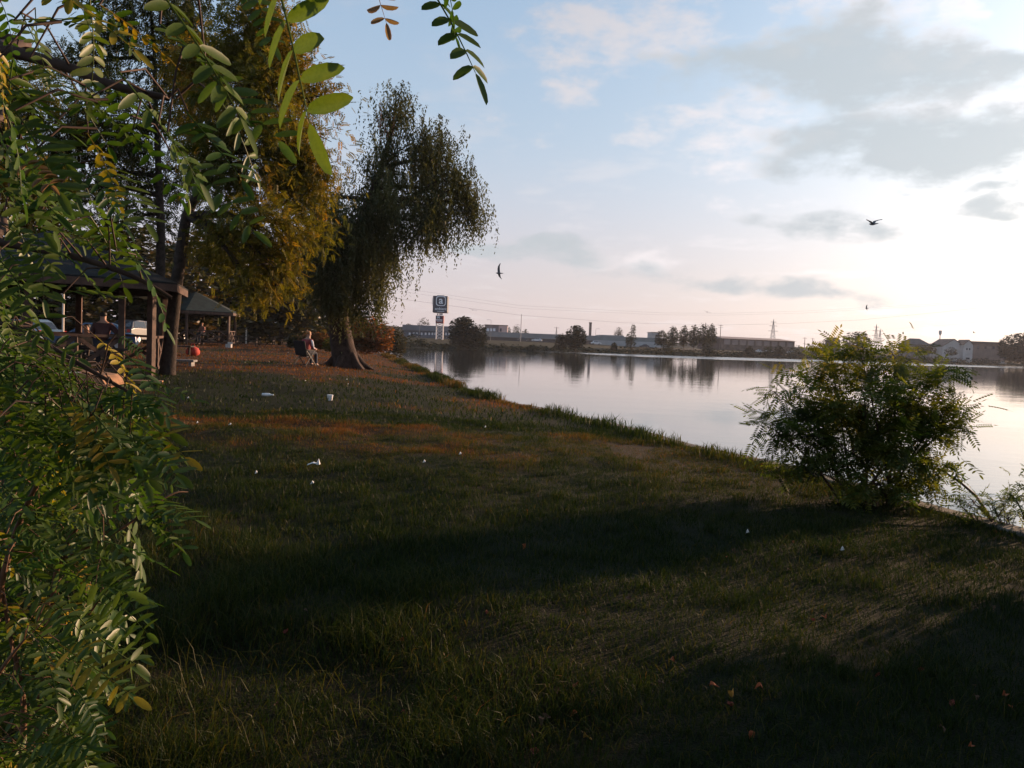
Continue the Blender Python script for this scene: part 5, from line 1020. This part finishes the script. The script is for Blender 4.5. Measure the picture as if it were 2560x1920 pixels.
def addb(V, F, T):
    global off
    VV.append(V); FF.append(F + off); TT.append(T); off += len(V)
def tints(X, Y, sd=.20):
    return np.clip(dry(X, Y) * (.38 + .55 * sstep(Y, 7, 13)) + .12 + RNG.normal(0, sd, len(X)), 0, 1)
# near lawn: blades gathered in tufts
nt = 30000; cx, cy = polar(nt, 2.7, 17, 1.0); k = 9; X = np.repeat(cx, k) + RNG.normal(0, .05, nt * k); Y = np.repeat(cy, k) + RNG.normal(0, .05, nt * k)
long_ = sstep(-X, -.6, 1.4) * (1 - sstep(Y, 4.5, 8.5)); clump = fbm(X / .55 + 2, Y / .55, 3)
h = (.040 + .050 * sstep(clump, .35, .75) + .10 * long_ * sstep(clump, .28, .6)) * RNG.uniform(.5, 1.35, len(X)); keep = (lake_sd(X, Y) > .08) & ~(on_path(X, Y) & (RNG.random(len(X)) < .8)) & (fbm(X / 1.1 + 30, Y / 1.1, 2) > .12)
X, Y, h = X[keep], Y[keep], h[keep]; addb(*blades(X, Y, h, RNG.uniform(.0022, .0042, len(X)) * (1 + Y / 14), tints(X, Y), 1.1))
# scattered pale straw blades
X, Y = polar(7000, 2.7, 12, 1.0); keep = lake_sd(X, Y) > .15; X, Y = X[keep], Y[keep]; h = (.06 + .10 * sstep(-X, -.6, 1.4) * (1 - sstep(Y, 4.5, 8.5))) * RNG.uniform(.6, 1.5, len(X)); addb(*blades(X, Y, h, RNG.uniform(.003, .005, len(X)), np.clip(RNG.normal(.52, .09, len(X)), 0, .68), 1.5))
# middle and far lawn
X, Y = polar(46000, 15, 75, .35, 34); keep = (lake_sd(X, Y) > .1) & ~(on_path(X, Y) & (RNG.random(len(X)) < .8)); X, Y = X[keep], Y[keep]; h = (.04 + .08 * fbm(X / 1.2, Y / 1.2, 3)) * RNG.uniform(.6, 1.3, len(X)); addb(*blades(X, Y, h, .010 + Y * .0006, tints(X, Y), .8))
# longer fringe along the bank
sh = resample([Vector((x, y, 0)) for x, y in NEAR], .25); ii = RNG.integers(0, len(sh), 17000); Q = np.array([tuple(p) for p in sh])[ii]; X = Q[:, 0] + RNG.normal(0, .22, len(ii)) - .15; Y = Q[:, 1] + RNG.normal(0, .22, len(ii)) - .28
fr = sstep(fbm(X / 1.6 + 11, Y / 1.6, 3), .35, .65); h = (.07 + .22 * fr) * RNG.uniform(.5, 1.3, len(X)); keep = lake_sd(X, Y) > .02; X, Y, h = X[keep], Y[keep], h[keep]; addb(*blades(X, Y, h, .005 + Y * .0006, np.clip(tints(X, Y) * .7 + .1, 0, 1), .5))
tag(link('grass', np_mesh('grass', np.concatenate(VV), np.concatenate(FF), np.concatenate(TT)), grass_m), 'short uneven grass with longer tufts covering the lawn', 'grass', kind='stuff')
# ------------------------------------------------------------------ fallen leaves, litter, birds
fl_m = [mat('orange_leaf', (.26, .065, .02), .8, .3, 20), mat('red_leaf', (.22, .045, .03), .8, .3, 20), mat('yellow_leaf', (.34, .18, .03), .8, .3, 20), mat('brown_leaf', (.10, .05, .03), .85, .3, 20)]
def dead_leaf_mesh(seed, m_):
    rs_ = random.Random(seed); mb = MB(); n = 7; vs = []
    for i in range(n):
        t = i / (n - 1); w = math.sin(math.pi * (t * .9 + .06)) * .42 * (1 + .12 * rs_.uniform(-1, 1)); c = .35 * math.sin(t * 3.4 + seed); vs += [(-w, t, c + w * .9 * rs_.uniform(.4, 1.3)), (0, t, c), (w, t, c + w * .9 * rs_.uniform(.4, 1.3))]
    mb.add(vs, [f for i in range(n - 1) for f in ((i * 3, i * 3 + 1, i * 3 + 4, i * 3 + 3), (i * 3 + 1, i * 3 + 2, i * 3 + 5, i * 3 + 4))]); me = bpy.data.meshes.new('fallen_leaf'); me.from_pydata(mb.v, [], mb.f); me.update(); me.materials.append(m_); return me
DL = [[dead_leaf_mesh(i * 2 + j, fl_m[i]) for j in range(2)] for i in range(4)]; names = ['orange', 'dark red', 'yellow', 'brown']
spots = [(1007,1622,0),(1305,1373,0),(1478,1856,2),(1443,1800,0),(1122,1745,1),(1130,1760,1),(1908,1738,0),(1832,1775,1),(2065,1556,0),(2505,1752,0),(2530,1782,0),(1310,1860,3),(1232,1888,3),(1050,1816,3),(1012,1800,1),(1445,1730,0),(1380,1740,3),(2345,1835,3),(2480,1526,3),(1860,1385,3),(1835,1382,3),(2090,1660,3),(1325,1890,1),(760,1540,3),(545,1575,2),(60,1885,0),(1660,1720,3),(1570,1500,3),(2200,1700,1),(2420,1880,0)]
rs = random.Random(5)
for i in range(26): spots.append((rs.uniform(650, 2540), rs.uniform(1330, 1900), rs.choice((0, 1, 3, 3, 3, 2))))
for x, y, c in spots:
    g_ = on_ground(x, y); o = bpy.data.objects.new('fallen_leaf', rs.choice(DL[c])); COL.objects.link(o); s_ = rs.uniform(.022, .042); o.scale = (s_,) * 3; o.location = g_ + Vector((0, 0, .022)); o.rotation_euler = (rs.uniform(-.9, .9), rs.uniform(-.8, .8), rs.uniform(0, 6.3)); tag(o, 'small dry %s leaf fallen on the foreground lawn' % names[c], 'leaf', '%s fallen leaves on the lawn' % names[c])
paper = mat('white_paper', (.62, .60, .58), .8, .12, 12); plast = mat('clear_plastic', (.55, .56, .55), .25, .1, 8, spec=.6)
p = on_ground(668, 993); bo = thing('plastic_bottle', 'white plastic bottle lying on the lawn', 'bottle', p + Vector((0, 0, .05)), R(10)); l_ = MB(); l_.tube([(-.12, 0, 0), (-.11, 0, 0), (.05, 0, 0), (.09, 0, 0), (.12, 0, 0)], [.02, .036, .036, .014, .013], 12); l_.build('bottle_body', plast, bo, smooth=True); MB().tube([(.12, 0, 0), (.14, 0, 0)], .017, 10).build('cap', white, bo); MB().tube([(-.05, 0, 0), (.02, 0, 0)], .0375, 12).build('wrapper', paper, bo)
p = on_ground(825, 1003); cu = thing('paper_cup', 'crumpled white cup upright beyond the bottle', 'cup', p); MB().lathe((0, 0, .01), [(.05, 0), (.055, .03), (.062, .07), (.07, .12)], 10).build('cup_body', paper, cu); MB().lathe((0, 0, .125), [(.07, 0), (.074, .008), (.06, .012)], 10).build('rim', white, cu)
p = on_ground(786, 1170); sc_ = thing('paper_wrapper', 'crumpled white paper with a raised corner on the lawn', 'paper', p + Vector((0, 0, .03)), .2)
mb = MB(); mb.add([(-.09, -.03, 0), (-.02, -.04, .03), (.03, -.03, .02), (-.08, .04, .01), (-.01, .05, .035), (.04, .04, .02)], [(0, 1, 4, 3), (1, 2, 5, 4)]); mb.build('flat_sheet', paper, sc_); mb = MB(); mb.add([(.02, -.03, .01), (.06, -.03, .01), (.05, 0, .085), (.07, .04, .01), (.02, .04, .015)], [(0, 1, 2), (1, 3, 2), (3, 4, 2), (4, 0, 2)]); mb.build('raised_corner', paper, sc_)
for i, (x, y) in enumerate([(493, 1064), (575, 1068), (763, 956), (867, 952), (1213, 1073), (465, 1123), (640, 1192), (780, 1218), (870, 964), (720, 885), (1150, 1142), (1060, 1163), (470, 1000), (1868, 1342), (2105, 1388)]):
    g_ = on_ground(x, y); mb = MB(); s_ = .012 + .010 * rs.random(); mb.add([(-s_, -s_ * .6, .01), (s_, -s_ * .5, .02), (s_ * .7, s_, .035), (-s_ * .8, s_ * .7, .015), (0, 0, .05)], [(0, 1, 4), (1, 2, 4), (2, 3, 4), (3, 0, 4)]); o = mb.build('paper_scrap', paper, None, g_ + Vector((0, 0, .02))); tag(o, 'tiny white scrap of paper on the lawn', 'paper', 'paper scraps on the lawn')
gull = mat('gull_grey', (.10, .10, .11), .8, .2, 3)
def bird(px, py, D, span, rz, roll, flap, label):
    r = thing('bird', label, 'bird', P3(px, py, D), rz); r.rotation_euler = (0, roll, rz); s = span
    mb = MB(); mb.tube([(0, -.26 * s, 0), (0, -.14 * s, 0), (0, 0, -.01 * s), (0, .12 * s, 0), (0, .17 * s, .02 * s), (0, .22 * s, .015 * s)], [.012 * s, .03 * s, .05 * s, .042 * s, .025 * s, .004 * s], 8); mb.build('body', gull, r, smooth=True)
    for sx in (-1, 1):
        mb = MB(); f = flap; st = [(0, 0, .10, -.06), (.18, .10 * f, .12, -.03), (.36, .13 * f, .08, -.03), (.54, .15 * f, -.05, -.09)]; vs = []
        for x, z, y0, y1 in st: vs += [(sx * x * s, y0 * s, z * s + .02 * s), (sx * x * s, y1 * s, z * s), (sx * x * s, (y0 + y1) / 2 * s, z * s + .03 * s)]
        mb.add(vs, [q for i in range(3) for q in ((i * 3, i * 3 + 3, i * 3 + 5, i * 3 + 2), (i * 3 + 2, i * 3 + 5, i * 3 + 4, i * 3 + 1), (i * 3 + 1, i * 3 + 4, i * 3 + 3, i * 3))]); mb.build('wing', gull, r)
bird(2183, 560, 45, 1.2, .55, R(-6), 1.2, 'gull gliding with raised wings in the bright sky above the lake'); bird(1248, 683, 60, 1.2, 1.4, R(55), 1.4, 'gull banking with one wing up over the sign mast'); bird(1010, 703, 75, 1.2, .3, R(8), .3, 'gull flying level beside the willow crown edge'); bird(1182, 775, 130, 1.2, .3, R(12), .3, 'small distant gull between the sign mast and the bare pole')
bird(2167, 771, 120, 1.1, 1.1, R(40), 1.0, 'small dark bird by the overhead wires above the round far tree'); bird(1768, 780, 140, 1.2, .2, R(15), .2, 'faint distant bird on the wires above the poplars'); bird(2435, 832, 170, 1.1, .8, R(10), 1.0, 'tiny bird above the long brown building'); bird(1025, 640, 80, 1.0, 1.2, R(30), .8, 'bird flying just under the hanging willow branches')
# ------------------------------------------------------------------ evening haze
hz_ = MB(); hz_.box((120, 330, 19.5), (1900, 1300, 49)); hm = bpy.data.materials.new('haze'); hm.use_nodes = True; t = NT(hm.node_tree); t.n.remove(t.n['Principled BSDF'])
pv = t.new('ShaderNodeVolumePrincipled'); pv.inputs['Color'].default_value = rgb(.80, .84, .95); pv.inputs['Density'].default_value = .00011; pv.inputs['Anisotropy'].default_value = .2
t.l.new(pv.outputs[0], t.n['Material Output'].inputs['Volume']); tag(hz_.build('haze', hm), 'thin evening haze over lake and shore', 'haze', kind='stuff')
